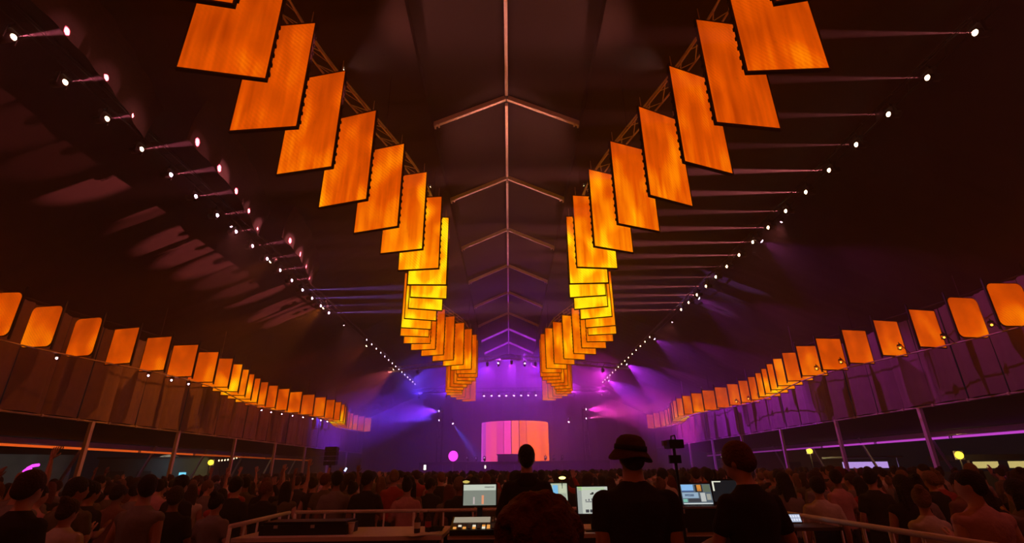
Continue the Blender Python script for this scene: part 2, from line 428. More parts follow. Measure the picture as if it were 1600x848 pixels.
M_swag = bpy.data.materials.new('sheer_cloth'); M_swag.use_nodes = True; nt = M_swag.node_tree
_b = nt.nodes['Principled BSDF']; _b.inputs['Base Color'].default_value = (.008, .006, .006, 1); _b.inputs['Roughness'].default_value = .9
_t = nt.nodes.new('ShaderNodeBsdfTranslucent'); _t.inputs[0].default_value = (.6, .25, .25, 1); _m = nt.nodes.new('ShaderNodeMixShader'); _n = nt.nodes.new('ShaderNodeTexNoise'); _n.inputs['Scale'].default_value = 30
_mr = nt.nodes.new('ShaderNodeMapRange'); _mr.inputs[3].default_value = .12; _mr.inputs[4].default_value = .25; nt.links.new(_n.outputs['Fac'], _mr.inputs[0]); nt.links.new(_mr.outputs[0], _m.inputs[0])
nt.links.new(_b.outputs[0], _m.inputs[1]); nt.links.new(_t.outputs[0], _m.inputs[2]); nt.links.new(_m.outputs[0], nt.nodes['Material Output'].inputs[0])
# small uplights added on the curved trusses to brighten the ridge beam
for s in (-1, 1):
    for i, k in enumerate((-1.5, 2.5, 6.5, 10.5, 14.5)):
        x, y, z = s*cpath(k), cyk(k), PB+PH+.75
        lamp((x, y, z), (0, y+1.0, RZ), lens_w, '%s added small uplight from the near end on the %s curved truss' % (ordinal(i+1), side_name(s)), 'added uplights on the %s curved truss' % side_name(s), (1.0, .30, .25), 1250-150*i, 70, 'uplight', .9, .05, .6)
# cloth swags hanging from the left roof slope in front of the lamp row
for i, (ya, yb, xa, xb) in enumerate(((5.4, 9.45, -7.75, -8.35), (9.5, 14.6, -7.42, -8.15), (14.7, 19.6, -7.45, -8.3))):
    g = MB()
    def fn(u, v, ya=ya, yb=yb, xa=xa, xb=xb, i=i):
        x = xa+(xb-xa)*u*u+.02*math.sin(u*34+i); y = ya+(yb-ya)*u
        zt = roof_z(x, .24); zb = LZ+.02+.06*math.sin(u*3.1)-.05*u
        return (x+.25*v*v, y, zb+(zt-zb)*v)
    g.grid(fn, 60, 6); tag(g.build('roof_swag', M_swag, None, True), '%s dark cloth swag from the near end hanging by the left lamp row' % ordinal(i+1), 'drape', 'cloth swags by the left lamp row')
# washes on the lamp trusses lighting the side valances
WASH = {-1: ((16.0, (1.0, .17, .02), 350), (21.5, (1.0, .2, .02), 1100), (29.0, (1.0, .12, .03), 700), (36.5, (1.0, .12, .1), 800)), 1: ((14.6, (.8, .09, .6), 520), (20.6, (.75, .06, .7), 900), (28.0, (.65, .04, .95), 2600), (35.5, (.55, .03, 1.0), 4200), (42.6, (.45, .03, 1.0), 4200))}
for s in (-1, 1):
    for k, (y, col, pw) in enumerate(WASH[s]):
        lamp((s*8.55, y+.55, LZ-.02), (s*15, y+.55, EYE+2.7), lens_w if s < 0 else lens_v, '%s outward wash lamp from the near end on the %s lamp truss' % (ordinal(k+1), side_name(s)), 'outward wash lamps on the %s lamp truss' % side_name(s), col, pw, 62, 'wash lamp', .5, .06)
# dim pink floods added on the lamp trusses to lift the crowd
for s in (-1, 1):
    for k, y in enumerate((3.2, 13.75, 25.0)):
        lamp((s*8.6, y, LZ-.02), (s*6.0, y+4.0, 1.2), lens_p, '%s added dim pink flood from the near end on the %s lamp truss' % (ordinal(k+1), side_name(s)), 'added pink floods on the %s lamp truss' % side_name(s), (1.0, .2, .18), 380, 110, 'flood lamp', .8, .06, .6)
# small bare lamps on the pipes of the side rows
for s, ys in ((-1, (12.45, 15.0, 18.0, 19.0, 19.9, 28.9, 29.9, 30.9, 31.9, 32.9, 33.9, 34.9, 35.9)), (1, (12.2, 13.5, 14.9, 16.3, 18.6, 19.9, 25.2, 27.6, 28.9, 30.2))):
    for k, y in enumerate(ys):
        kk = (y-13.08)/1.25; x = s*(spath(kk)-(.3 if s > 0 else 0)); zl = SB-.2 if s < 0 else SB+.14
        lo = lamp((x, y, zl), (x-s*1, y-1.4, zl), lens_p if s < 0 else lens_a, '%s small bare lamp from the near end on the %s side pipe' % (ordinal(k+1), side_name(s)), 'bare lamps on the %s side pipe' % side_name(s), (1, 1, 1), 0, 10, 'lamp', scale=.6)
        if s > 0: MB().tube((0, 0, .3), (.5, 0, -.3), .02, n=6).build('bracket_arm', M_blackm, lo)

# ------------------------------------------------------------------ stage
def stage():
    SY = 46.0; dz = EYE+.75
    st = empty('stage', (0, SY+2, 0), 'raised black stage platform at the far end of the tent', 'stage')
    g = MB(); g.box((.4, 0, dz-.1), (16, 7, .2)); g.build('deck', M_blackm, st)
    for i in range(8):
        g = MB(); g.box((.4-7+i*2, -3.5, (dz-.2)/2), (1.96, .06, dz-.22)); g.build('front_panel', M_drape, st)
    # curved LED wall of upright strips
    wl = empty('curved_screen', (.5, SY+1.6, dz), 'curved wall of upright screen strips glowing purple to orange at the stage', 'screen')
    n = 13; Rr = 3.0
    for i in range(n):
        a = R(-78+156*i/(n-1)); x = Rr*math.sin(a); y = -Rr*math.cos(a)*.8
        u = i/(n-1)
        c0, c1 = Vector((.65, .035, .28)), Vector((1.0, .13, .008))
        col = c0.lerp(c1, min(1, max(0, (u-.1)*2.0)))
        if i in (4, 5): col = Vector((.8, .05, .32))
        if i in (0, 1): col = Vector((.55, .05, .5))
        m = emit('strip_content_%d' % i, tuple(col), 2.2*(.75 if i % 3 == 1 else 1.0))
        wdt = 2*math.pi*Rr/360*156/(n-1)*(.97 if 2 <= i <= 10 else .7)*.93
        g = MB(); g.box((x, y, 1.68), (wdt, .06, 3.34), a*.9); o = g.build('screen_strip', m, wl)
        g = MB(); g.box((x, y+.06, 1.68), (wdt*1.0, .06, 3.36), a*.9); g.build('strip_back', M_blackm, wl)
    # DJ desk and gear
    d = empty('dj_desk', (.3, SY-1.9, dz), 'dark DJ desk in front of the curved screen', 'desk')
    g = MB(); g.box((0, 0, .25), (2.6, .7, .5)); g.build('desk_body', M_blackm, d); g = MB(); g.box((0, -.02, .53), (2.8, .8, .06)); g.build('desk_top', M_blackm, d)
    # overhead truss with beams
    t = empty('stage_truss', (0, SY, EYE+6.7), 'overhead truss above the stage carrying a row of lamps', 'truss')
    for dy, zz in ((-.2, 0), (.2, 0), (0, .35)): MB().tube((-9, dy, zz), (9, dy, zz), .03, n=6).build('chord', M_blackm, t)
    g = MB()
    for i in range(36): x = -9+i*.5; g.tube((x, -.2, 0), (x+.25, 0, .35), .014, n=4); g.tube((x+.25, 0, .35), (x+.5, .2, 0), .014, n=4)
    g.build('lacing', M_blackm, t)['kind'] = 'stuff'
    for i, px in enumerate((-2.3, -1.6, -.9, -.25, .45, 1.1, 1.75, 2.45)):
        x = px; br = i in (2, 3, 4, 5)
        lamp((x, SY-.1, EYE+6.45), (x+(.5-.18*i), SY-.6, EYE+2.5), lens_v, '%s lamp from the left on the overhead stage truss' % ordinal(i+1), 'lamps on the overhead stage truss', (.75, .45, 1.0), 1600 if br else 350, 6, 'stage lamp', scale=1.3)
    # floor beams and side beams
    fl = [(-3.5, (-6.0, 47, EYE+5), (.1, .12, 1.0), 60), (-2.8, (-4.6, 47, EYE+5), (.12, .12, 1.0), 30), (-2.1, (-3, 46, EYE+5), (.2, .15, 1.0), 8), (-.8, (-.9, 46, EYE+5), (.5, .2, 1.0), 12), (0., (0, 46, EYE+5), (.5, .2, 1.0), 12), (.7, (.7, 46, EYE+5), (.5, .2, 1.0), 12), (3.0, (4.4, 46, EYE+4), (1, .2, .8), 30), (3.7, (5.3, 46, EYE+4.1), (1, .15, .6), 1100), (4.4, (6.6, 46, EYE+4.1), (1, .15, .6), 1100)]
    for i, (x, tg, col, pw) in enumerate(fl):
        lamp((x, SY-1.9, dz+.2), tg, lens_v if i < 6 else lens_p, '%s floor lamp from the left along the stage edge' % ordinal(i+1), 'floor lamps along the stage edge', col, pw*14, 5, 'stage lamp')
    lamp((-5.1, SY, EYE+4.05), (-2.6, SY-.4, EYE+.9), lens_v, 'lamp left of the curved screen throwing a blue beam down', None, (.06, .1, 1.0), 6000, 22, 'stage lamp', scale=1.3)
    lamp((5.35, SY, EYE+4.1), (4.0, SY-.4, EYE+.9), lens_p, 'lamp right of the curved screen throwing a pink beam down', None, (1.0, .2, .7), 3000, 6, 'stage lamp', scale=1.3)
    # wide purple washes: some on the stage truss throwing up and back, some on a peaked front truss throwing at the stage
    for i, (x, col, pw) in enumerate(((-8.2, (.08, .03, 1.0), 1.0), (-5.7, (.22, .02, 1.0), 1.0), (-3.4, (.45, .02, 1.0), 1.0), (3.7, (.55, .02, 1.0), 1.0), (5.9, (.75, .03, .9), 1.0), (8.4, (.85, .04, .75), 1.0))):
        lamp((x, SY-.1, EYE+6.35), (x*1.1, SY+2.5, EYE+9.5), lens_v, '%s wide wash lamp from the left on the overhead stage truss' % ordinal(i+1), 'wash lamps on the overhead stage truss', col, P_WASH*pw, 140, 'stage lamp', .8, .12, 1.0)
    FY = 37.0
    t = empty('front_truss', (0, FY, EYE+7.1), 'peaked truss crossing the roof in front of the stage', 'truss')
    def pk(x): return .75-.1*abs(x)
    for dy, zz in ((-.18, 0), (.18, 0), (0, .3)):
        for sg in (-1, 1): MB().tube((0, dy, pk(0)+zz), (sg*9, dy, pk(9)+zz), .03, n=6).build('chord', M_alu, t)
    g = MB()
    for i in range(36):
        x = -9+i*.5; g.tube((x, -.18, pk(x)), (x+.25, 0, pk(x+.25)+.3), .014, n=4); g.tube((x+.25, 0, pk(x+.25)+.3), (x+.5, .18, pk(x+.5)), .014, n=4)
    g.build('lacing', M_alu, t)['kind'] = 'stuff'
    for i, (x, col, pw) in enumerate(((-6.8, (.12, .04, 1.0), .8), (-1.6, (.45, .03, 1.0), .9), (0.2, (.5, .03, 1.0), .9), (2.0, (.55, .03, 1.0), .9), (7.0, (.85, .03, .8), .8))):
        lamp((x, FY, EYE+7.1+pk(x)-.33), (x*1.0, FY+6, EYE+5.6), lens_v, '%s wash lamp from the left on the peaked front truss' % ordinal(i+1), 'wash lamps on the peaked front truss', col, P_WASH*pw*.7, 150, 'stage lamp', .8, .12, 1.0)
    for i, x in enumerate((-.8, 1.2)):
        lamp((x, FY, EYE+7.1+pk(x)-.33), (x, FY-3, EYE+11), lens_v, '%s upward wash lamp from the left on the peaked front truss' % ordinal(i+1), 'upward wash lamps on the front truss', (.5, .03, 1.0), 350, 90, 'stage lamp', .8, .1, 1.0)
    # flat side beams
    lamp((-6.1, SY-.75, EYE+5.0), (-15, SY-2.5, EYE+4.3), lens_v, 'side lamp left of the stage throwing a wide blue beam outward', None, (.22, .03, 1.0), 11000, 60, 'stage lamp', .8, .1, 1.3)
    lamp((6.7, SY-.75, EYE+5.0), (15, SY-2.5, EYE+4.7), lens_p, 'side lamp right of the stage throwing a wide magenta beam outward', None, (1.0, .04, .6), 10000, 52, 'stage lamp', .8, .1, 1.3)
    lamp((-6.1, SY-.75, EYE+4.2), (-15, SY-5.5, EYE+4.4), lens_v, 'lower side lamp left of the stage throwing a narrow blue beam', None, (.12, .05, 1.0), 30000, 14, 'stage lamp', .9, .1, 1.0)
    lamp((6.7, SY-.75, EYE+4.2), (15, SY-5.5, EYE+5.0), lens_p, 'lower side lamp right of the stage throwing a narrow pink beam', None, (1.0, .08, .4), 30000, 12, 'stage lamp', .9, .1, 1.0)
    # towers beside the stage
    for s in (-1, 1):
        t = empty('truss_tower', (s*6.4+.3, SY-.5, 0), 'slim truss tower %s of the curved screen' % side_name(s), 'truss')
        for dx in (-.2, .2):
            for dy in (-.2, .2): MB().tube((dx, dy, 0), (dx, dy, EYE+5.2), .03, n=6).build('upright', M_blackm, t)
        g = MB()
        for i in range(13): g.tube((-.2, -.2, i*.55), (.2, -.2, i*.55+.5), .015, n=4); g.tube((.2, .2, i*.55), (-.2, .2, i*.55+.5), .015, n=4); g.tube((.2, -.2, i*.55), (.2, .2, i*.55+.5), .015, n=4)
        g.build('lacing', M_blackm, t)['kind'] = 'stuff'
stage()

# ------------------------------------------------------------------ haze from the smoke machines
def haze(name, x0, x1, y0, y1, dens, lab, ytop=None):
    b = MB(); z0 = .02
    prof = [(-x1, z0), (x1, z0), (x1, roof_z(x1, .5)), (0, RZ-.45), (-x1, roof_z(x1, .5))]
    n = 5; vs = [(x, y0, z) for x, z in prof]+[(x, y1, z) for x, z in prof]
    b.add(vs, [tuple(range(n)), tuple(range(2*n-1, n-1, -1))]+[(i, n+i, n+(i+1) % n, (i+1) % n) for i in range(n)])
    m = bpy.data.materials.new(name); m.use_nodes = True; nt = m.node_tree; nt.nodes.clear()
    o = nt.nodes.new('ShaderNodeOutputMaterial'); v = nt.nodes.new('ShaderNodeVolumeScatter')
    v.inputs['Color'].default_value = (1, 1, 1, 1); v.inputs['Density'].default_value = dens; v.inputs['Anisotropy'].default_value = .25
    nt.links.new(v.outputs[0], o.inputs['Volume'])
    ob = b.build(name, m); tag(ob, lab, 'haze', None, 'stuff'); return ob
haze('haze', 0, 14.7, -16, 35.98, HAZE, 'thin smoke haze hanging in the air over the crowd')
haze('stage_haze', 0, 14.7, 36.0, 53, HAZE_STAGE, 'thick smoke haze rolling out from the stage')

# ------------------------------------------------------------------ people
SKIN = [mat('skin_%d' % i, c, .55, noise=.12, nscale=12, bump=.05) for i, c in enumerate([(.68, .42, .34), (.52, .29, .21), (.28, .14, .09)])]
CLOTH = [mat('cloth_'+n, c, .85, noise=.2, nscale=14, bump=.25) for n, c in (('black', (.022, .020, .021)), ('navy', (.05, .05, .085)), ('grey', (.24, .22, .22)), ('white', (.65, .62, .6)), ('red', (.42, .05, .04)), ('olive', (.14, .13, .07)), ('pink', (.6, .32, .34)), ('brown', (.22, .11, .07)))]
CNAME = ['black', 'navy', 'grey', 'white', 'dark red', 'olive', 'pink', 'brown']
HAIR = [mat('hair_'+n, c, .6, noise=.5, nscale=60, bump=.6) for n, c in (('black', (.012, .009, .008)), ('brown', (.05, .025, .014)), ('fair', (.22, .13, .06)), ('auburn', (.16, .045, .02)))]
HNAME = ['black', 'brown', 'fair', 'auburn']
TROU = [mat('denim', (.03, .035, .06), .85, noise=.3, nscale=30, bump=.2), mat('black_trousers', (.012, .012, .013), .85, noise=.3, nscale=30, bump=.2)]

def remesh(mb, voxel, ratio=1.0, smooth=3):
    me = bpy.data.meshes.new('tmp'); me.from_pydata(mb.v, [], mb.f)
    o = bpy.data.objects.new('tmp', me); C.objects.link(o)
    m = o.modifiers.new('r', 'REMESH'); m.mode = 'VOXEL'; m.voxel_size = voxel
    if smooth: q = o.modifiers.new('s', 'SMOOTH'); q.iterations = smooth; q.factor = .5
    if ratio < 1: d = o.modifiers.new('d', 'DECIMATE'); d.ratio = ratio
    dg = bpy.context.evaluated_depsgraph_get(); ev = o.evaluated_get(dg); r = bpy.data.meshes.new_from_object(ev)
    bpy.data.objects.remove(o); bpy.data.meshes.remove(me)
    vs = [tuple(v.co) for v in r.vertices]; fs = [tuple(p.vertices) for p in r.polygons]; bpy.data.meshes.remove(r)
    out = MB(); out.add(vs, fs); return out

def hand(mb, wr, d, nrm, side, curl=.25):
    """palm and five fingers from the wrist along d; nrm is the palm normal"""
    d = Vector(d).normalized(); nrm = Vector(nrm); nrm = (nrm-d*nrm.dot(d)).normalized(); w_ = d.cross(nrm)*side
    wr = Vector(wr)
    for t in (-.024, 0, .024): mb.cap(wr+w_*t*.6, wr+d*.085+w_*t, .016, .015, 6)
    for i, (t, L) in enumerate(((-.033, .062), (-.011, .075), (.011, .08), (.032, .07))):
        a = wr+d*.09+w_*t; b_ = a+(d+nrm*curl+w_*t*2.5).normalized()*L*.55; c = b_+(d+nrm*curl*3+w_*t*2.5).normalized()*L*.45
        mb.cap(a-d*.015, b_, .0105, .0095, 6); mb.cap(b_, c, .0095, .0075, 6)
    a = wr+d*.02+w_*.03; b_ = a+(d*.7+w_*.75+nrm*.2).normalized()*.045; c = b_+(d*.9+w_*.35+nrm*.3).normalized()*.032
    mb.cap(a, b_, .0135, .011, 6); mb.cap(b_, c, .011, .0085, 6)

ARMS = {  # elbow, wrist, hand direction for the right arm (mirrored in x for the left)
 'down': ((.235, -.02, 1.13), (.255, .06, .88), (0, .15, -1)),
 'bent': ((.25, -.03, 1.14), (.14, .19, 1.20), (-.5, .6, .5)),
 'up':   ((.27, .04, 1.66), (.22, .10, 1.93), (-.1, .15, 1)),
 'high': ((.22, .03, 1.70), (.19, .06, 1.98), (.1, .05, 1)),
 'phone': ((.24, .16, 1.40), (.10, .30, 1.62), (-.15, .1, 1)),
 'desk': ((.25, .05, 1.14), (.22, .30, 1.08), (-.1, 1, -.25)),
}
def person_parts(arm_r='down', arm_l='down', yaw=0.0, nod=0.0, build=1.0, voxel=.02, ratio=.5, hair='short', sleeve='short', lean=0.0, fem=False):
    body = MB(); sh = MB(); tr = MB(); hr = MB(); hands = MB()
    bw = build; sw = .93 if fem else 1.0
    def T(m, e):
        m.loft([((0, 0, .86), .145*bw+e, .105*bw+e), ((0, 0, .95), .17*bw+e, .12*bw+e), ((0, .005, 1.06), (.14 if fem else .155)*bw+e, .108*bw+e), ((0, .01, 1.18), .155*bw*sw+e, .118*bw+e), ((0, .0, 1.30), .178*bw*sw+e, .122*bw+e), ((0, -.01, 1.37), .168*bw*sw+e, .105*bw+e), ((0, -.015, 1.42), .132*bw*sw+e, .085+e), ((0, -.014, 1.455), .09*bw+e*.6, .07+e*.6), ((0, -.012, 1.49), .06*bw+e*.4, .058+e*.4)], 18)
        for sd in (-1, 1): m.ell((sd*.165*bw*sw, -.005, 1.362), (.062+e, .062+e, .058+e), 10, 8)
    T(body, 0); T(sh, .016)
    if fem:
        for m, e in ((body, 0), (sh, .014)):
            for sd in (-1, 1): m.ell((sd*.07, .1, 1.27), (.065+e, .05+e, .06+e), 10, 8)
    for sd, an in ((1, arm_r), (-1, arm_l)):
        e, w_, hd = [Vector((p[0]*sd, p[1], p[2])) for p in ARMS[an]]
        s0 = Vector((sd*.18*bw*sw, -.005, 1.36))
        body.cap(s0, e, .052*bw, .041*bw, 10); body.cap(e, e.lerp(w_, .35), .042*bw, .041*bw, 10); body.cap(e.lerp(w_, .35), w_, .041*bw, .026, 10)
        if sleeve != 'none':
            q = .62 if sleeve == 'short' else 1.0
            sh.cap(s0, s0.lerp(e, q), .062*bw**.5, .062*bw**.5, 10)
            if sleeve == 'long': sh.cap(e, e.lerp(w_, .9), .056*bw, .042, 10)
        nrm = Vector((0, 1, 0)) if abs(hd.normalized().z) > .5 else Vector((0, 0, -1))
        if an == 'down': nrm = Vector((-sd, 0, 0))
        hand(hands, w_, hd, nrm, -sd)
    for sd in (-1, 1):
        hip, kn, ak = Vector((sd*.088, 0, .9)), Vector((sd*.1, .025, .49)), Vector((sd*.105, -.02, .09))
        body.cap(hip, kn, .088*bw, .058*bw, 10); body.cap(kn, kn.lerp(ak, .3), .057, .056, 8); body.cap(kn.lerp(ak, .3), ak, .056, .04, 8)
        body.cap((sd*.105, -.05, .045), (sd*.115, .15, .035), .043, .033, 8)
        tr.cap(hip, kn, .104*bw, .075*bw, 10); tr.cap(kn, ak+Vector((0, 0, .02)), .075, .062, 10)
    tr.loft([((0, 0, .82), .15*bw, .115*bw), ((0, 0, .93), .184*bw, .134*bw), ((0, 0, 1.0), .172*bw, .128*bw)], 16)
    # head
    Mh = Matrix.Rotation(yaw, 3, 'Z')@Matrix.Rotation(nod, 3, 'X'); nk = Vector((0, -.005, 1.5))
    def H(p): return nk+Mh@(Vector(p)-nk)
    body.cap((0, -.012, 1.42), H((0, .005, 1.56)), .062*bw, .056*bw, 12)
    body.ell(H((0, .012, 1.645)), (.074, .093, .102), 16, 12, Mh); body.ell(H((0, .045, 1.585)), (.056, .06, .066), 12, 10, Mh)
    body.cap(H((0, .098, 1.638)), H((0, .117, 1.612)), .010, .015, 8); body.ell(H((0, .098, 1.565)), (.024, .012, .012), 8, 6, Mh); body.ell(H((0, .092, 1.662)), (.05, .016, .012), 8, 6, Mh)
    for sd in (-1, 1): body.ell(H((sd*.077, .008, 1.625)), (.013, .022, .033), 8, 6, Mh)
    hv = max(.012, voxel*.8)
    if hair in ('short', 'long', 'bun', 'crop'):
        k = .010 if hair == 'crop' else .018
        hr.ell(H((0, -.004, 1.668)), (.076+k, .092+k, .092+k), 14, 10, Mh); hr.ell(H((0, -.045, 1.625)), (.068+k*.7, .058+k, .075), 12, 8, Mh)
        if hair == 'long':
            for j in range(5):
                x = -.06+.03*j; hr.cap(H((x, -.06, 1.62)), H((x*1.3, -.09, 1.34+.02*abs(j-2))), .042, .026, 8)
            for sd in (-1, 1): hr.cap(H((sd*.08, -.01, 1.63)), H((sd*.085, .0, 1.42)), .028, .018, 8)
        if hair == 'bun': hr.ell(H((0, -.07, 1.76)), (.05, .05, .045), 10, 8)
    elif hair == 'curly':
        rr = random.Random(3)
        hr.ell(H((0, -.01, 1.67)), (.105, .115, .105), 14, 10, Mh)
        for j in range(150):
            a, bq = rr.uniform(0, 6.28), math.acos(rr.uniform(-.45, 1)); n_ = Vector((math.sin(bq)*math.cos(a), math.sin(bq)*math.sin(a), math.cos(bq)))
            if n_.y > .55 and n_.z < .3: continue
            hr.ell(H(Vector((0, -.015, 1.665))+Vector((n_.x*.118, n_.y*.125, n_.z*.115))), (rr.uniform(.014, .03),)*3, 7, 5)
    B = remesh(body, voxel, ratio); 
    if voxel > .016 and False: pass
    B.add(hands.v, hands.f)
    S = remesh(sh, voxel*1.1, ratio); Tm = remesh(tr, voxel*1.1, ratio)
    # cut the sunk faces away is not needed: clothes sit outside the body
    Hm = remesh(hr, hv, ratio if hair != 'curly' else 1, 1 if hair == 'curly' else 3) if hr.v else None
    return B, S, Tm, Hm
def finish_person(parts, nm='person'):
    B, S, Tm, Hm = parts
    return {'body': B.mesh('person_body', SKIN[0], True), 'shirt': S.mesh('shirt', CLOTH[0], True), 'trousers': Tm.mesh('trousers', TROU[0], True), 'hair': Hm.mesh('hair', HAIR[0], True) if Hm else None}
def place(ms, loc, rz, scale, skin, shirt, hair, trou, label, group=None, lean=0.0):
    o = link('person', ms['body'], None, loc, (lean, 0, rz)); o.scale = (scale,)*3
    tag(o, label, 'person', group)
    def setm(ob, m): ob.material_slots[0].link = 'OBJECT'; ob.material_slots[0].material = m
    setm(o, skin); setm(link('shirt', ms['shirt'], o), shirt); setm(link('trousers', ms['trousers'], o), trou)
    if ms['hair']: setm(link('hair', ms['hair'], o), hair)
    return o

PLAT = .30
# mixing-desk crew
mid = finish_person(person_parts('desk', 'desk', 0, .12, 1.0, .013, .6, 'crop', 'long'))
o = place(mid, (.165, 5.2, PLAT), 0, 1.0, SKIN[0], CLOTH[0], HAIR[0], TROU[1], 'man with cropped dark hair and black hooded top standing between the desk screens')
g = MB()
for j in range(14):
    a = 2*math.pi*j/14; a2 = 2*math.pi*(j+1)/14; g.cap((.085*math.cos(a), -.02+.075*math.sin(a), 1.475), (.085*math.cos(a2), -.02+.075*math.sin(a2), 1.475), .032, .032, 8)
g.ell((0, -.10, 1.43), (.10, .045, .075), 12, 8)
q = remesh(g, .014).build('hood', CLOTH[0], o, True)
hat_m = finish_person(person_parts('down', 'down', .15, .05, 1.26, .013, .6, 'short', 'short'))
o = place(hat_m, (.83, 3.6, PLAT), -.1, .975, SKIN[0], CLOTH[0], HAIR[1], TROU[1], 'broad man in black T-shirt wearing a brimmed hat, seen from behind')
g = MB(); prof = [(0, .092), (.035, .09), (.07, .08), (.096, .052), (.107, .005), (.112, -.02), (.125, -.035), (.148, -.062), (.150, -.068), (.144, -.068), (.12, -.045), (.10, -.025)]
n = 24; vs = [(r*math.cos(2*math.pi*i/n), r*1.12*math.sin(2*math.pi*i/n), z+(.02*math.cos(2*math.pi*i/n*2+2.6) if r > .13 else 0)) for r, z in prof for i in range(n)]
g.add(vs, [(j*n+i, (j+1)*n+i, (j+1)*n+(i+1) % n, j*n+(i+1) % n) for j in range(len(prof)-1) for i in range(n)])
M_hat = mat('felt_hat', (.10, .045, .025), .9, noise=.3, nscale=25, bump=.3)
hat = g.build('hat', M_hat, o, True); hat.location = (.0, .0, 1.70); hat.rotation_euler = (.08, .10, .15)
g = MB(); g.loft([((0, 0, -.012), .114, .128), ((0, 0, .02), .111, .124)], 24); bd = g.build('hat_band', CLOTH[0], hat, True)
m3 = finish_person(person_parts('bent', 'desk', .55, -.18, 1.0, .013, .6, 'short', 'short'))
place(m3, (1.54, 3.5, PLAT), .25, .957, SKIN[0], CLOTH[0], HAIR[3], TROU[1], 'man with short reddish hair and black T-shirt looking down at the laptop')
cu = finish_person(person_parts('down', 'down', -.1, -.1, .95, .014, .6, 'curly', 'short', fem=True))
place(cu, (.07, 1.36, PLAT), .0, .82, SKIN[0], CLOTH[7], HAIR[3], TROU[1], 'person with big curly auburn hair directly in front of the camera')

# ------------------------------------------------------------------ the crowd
combos = [('down','down','short','short',0,False), ('down','down','long','none',.3,True), ('up','up','short','short',0,False), ('high','down','crop','none',0,False), ('bent','bent','bun','short',-.3,True), ('phone','down','short','long',0,False), ('up','bent','long','none',0,True), ('down','bent','crop','none',.8,False), ('high','high','long','short',0,True), ('bent','down','short','short',-.9,False), ('down','down','bun','none',-.5,True), ('phone','phone','short','short',.2,False)]
POSE = ['with arms down','with arms down','with both arms raised','with one arm raised','with arms bent','holding up one hand','with one arm raised','with head turned aside','with both arms raised','with head turned aside','with arms down','with both hands held up']
HSTY = {'short':'short', 'long':'long', 'crop':'cropped', 'bun':'tied-up'}
crowd_m = [finish_person(person_parts(a, b_, yw, 0, random.uniform(.94, 1.06), .02, .45, h, sl, 0, f)) for a, b_, h, sl, yw, f in combos]
spots = []
FIX = [(-3.95, 4.45, 0), (-4.6, 3.9, 9), (-3.75, 5.6, 7), (3.95, 4.6, 7), (4.35, 4.05, 9), (4.25, 5.6, 10), (4.0, 7.0, 0), (3.95, 7.75, 1), (4.75, 6.5, 1), (4.9, 4.5, 0)]
for x, y, v in FIX: spots.append((x, y, v))
def ok(x, y): 
    return not (-3.75 < x < 4.0 and y < 8.55)
yy = 3.0; row = 0
while yy < 43.4:
    dx = .74+.1*(yy > 20); nx = int(28.2/dx)
    for i in range(nx):
        x = -14.1+(i+.5+.5*(row % 2))*dx+random.uniform(-.17, .17); y = yy+random.uniform(-.2, .2)
        if abs(x) > 14.2 or not ok(x, y) or abs(x)/y > 1.16: continue
        if random.random() < .10+.25*(abs(x) > 10): continue
        if any((x-a)**2+(y-b_)**2 < .4 for a, b_, _ in FIX): continue
        v = random.choice([0, 1, 0, 1, 4, 4, 5, 7, 10, 9, 10, 7, 9, 0, 1, 10, 7, 9, 0, 1]+([3, 6, 2, 11, 8] if x < -3 and y > 12 else [])) if y > 9 else random.choice([0, 0, 1, 4, 5, 7, 9, 10, 1])
        if y < 9 and x < -5 and random.random() < .15: v = random.choice([3, 6])
        spots.append((x, y, v))
    yy += .82; row += 1
spots = spots[:len(FIX)]+sorted(spots[len(FIX):], key=lambda q: q[0]**2+q[1]**2)
NIND = 296
cnt = {}
for i, (x, y, v) in enumerate(spots[:NIND]):
    h = combos[v][2]; rz = random.uniform(-.35, .35)
    sc = random.uniform(.90, 1.0) if combos[v][5] else random.uniform(.96, 1.06)
    ci = random.choice([0, 0, 1, 2, 2, 3, 4, 5, 6, 7, 7, 0]); hi = random.choice([0, 0, 0, 1, 1, 2, 3])
    zone = 'left of desk' if x < -3.7 and y < 13 else 'right of desk' if x > 3.7 and y < 13 else 'before the stage'
    key = (zone, CNAME[ci], HNAME[hi], h, POSE[v]); cnt[key] = cnt.get(key, 0)+1
    lab = '%s %s hair, %s top, %s, %s' % (HSTY[h], HNAME[hi], CNAME[ci], POSE[v].replace('with ', ''), zone)
    lab = ('%s nearest person with ' % ordinal(cnt[key]) if cnt[key] > 1 else 'person with ')+lab
    place(crowd_m[v], (x, y, 0), rz, sc, random.choice(SKIN[:2]+SKIN), CLOTH[ci], HAIR[hi], random.choice(TROU), lab, 'people in the crowd')
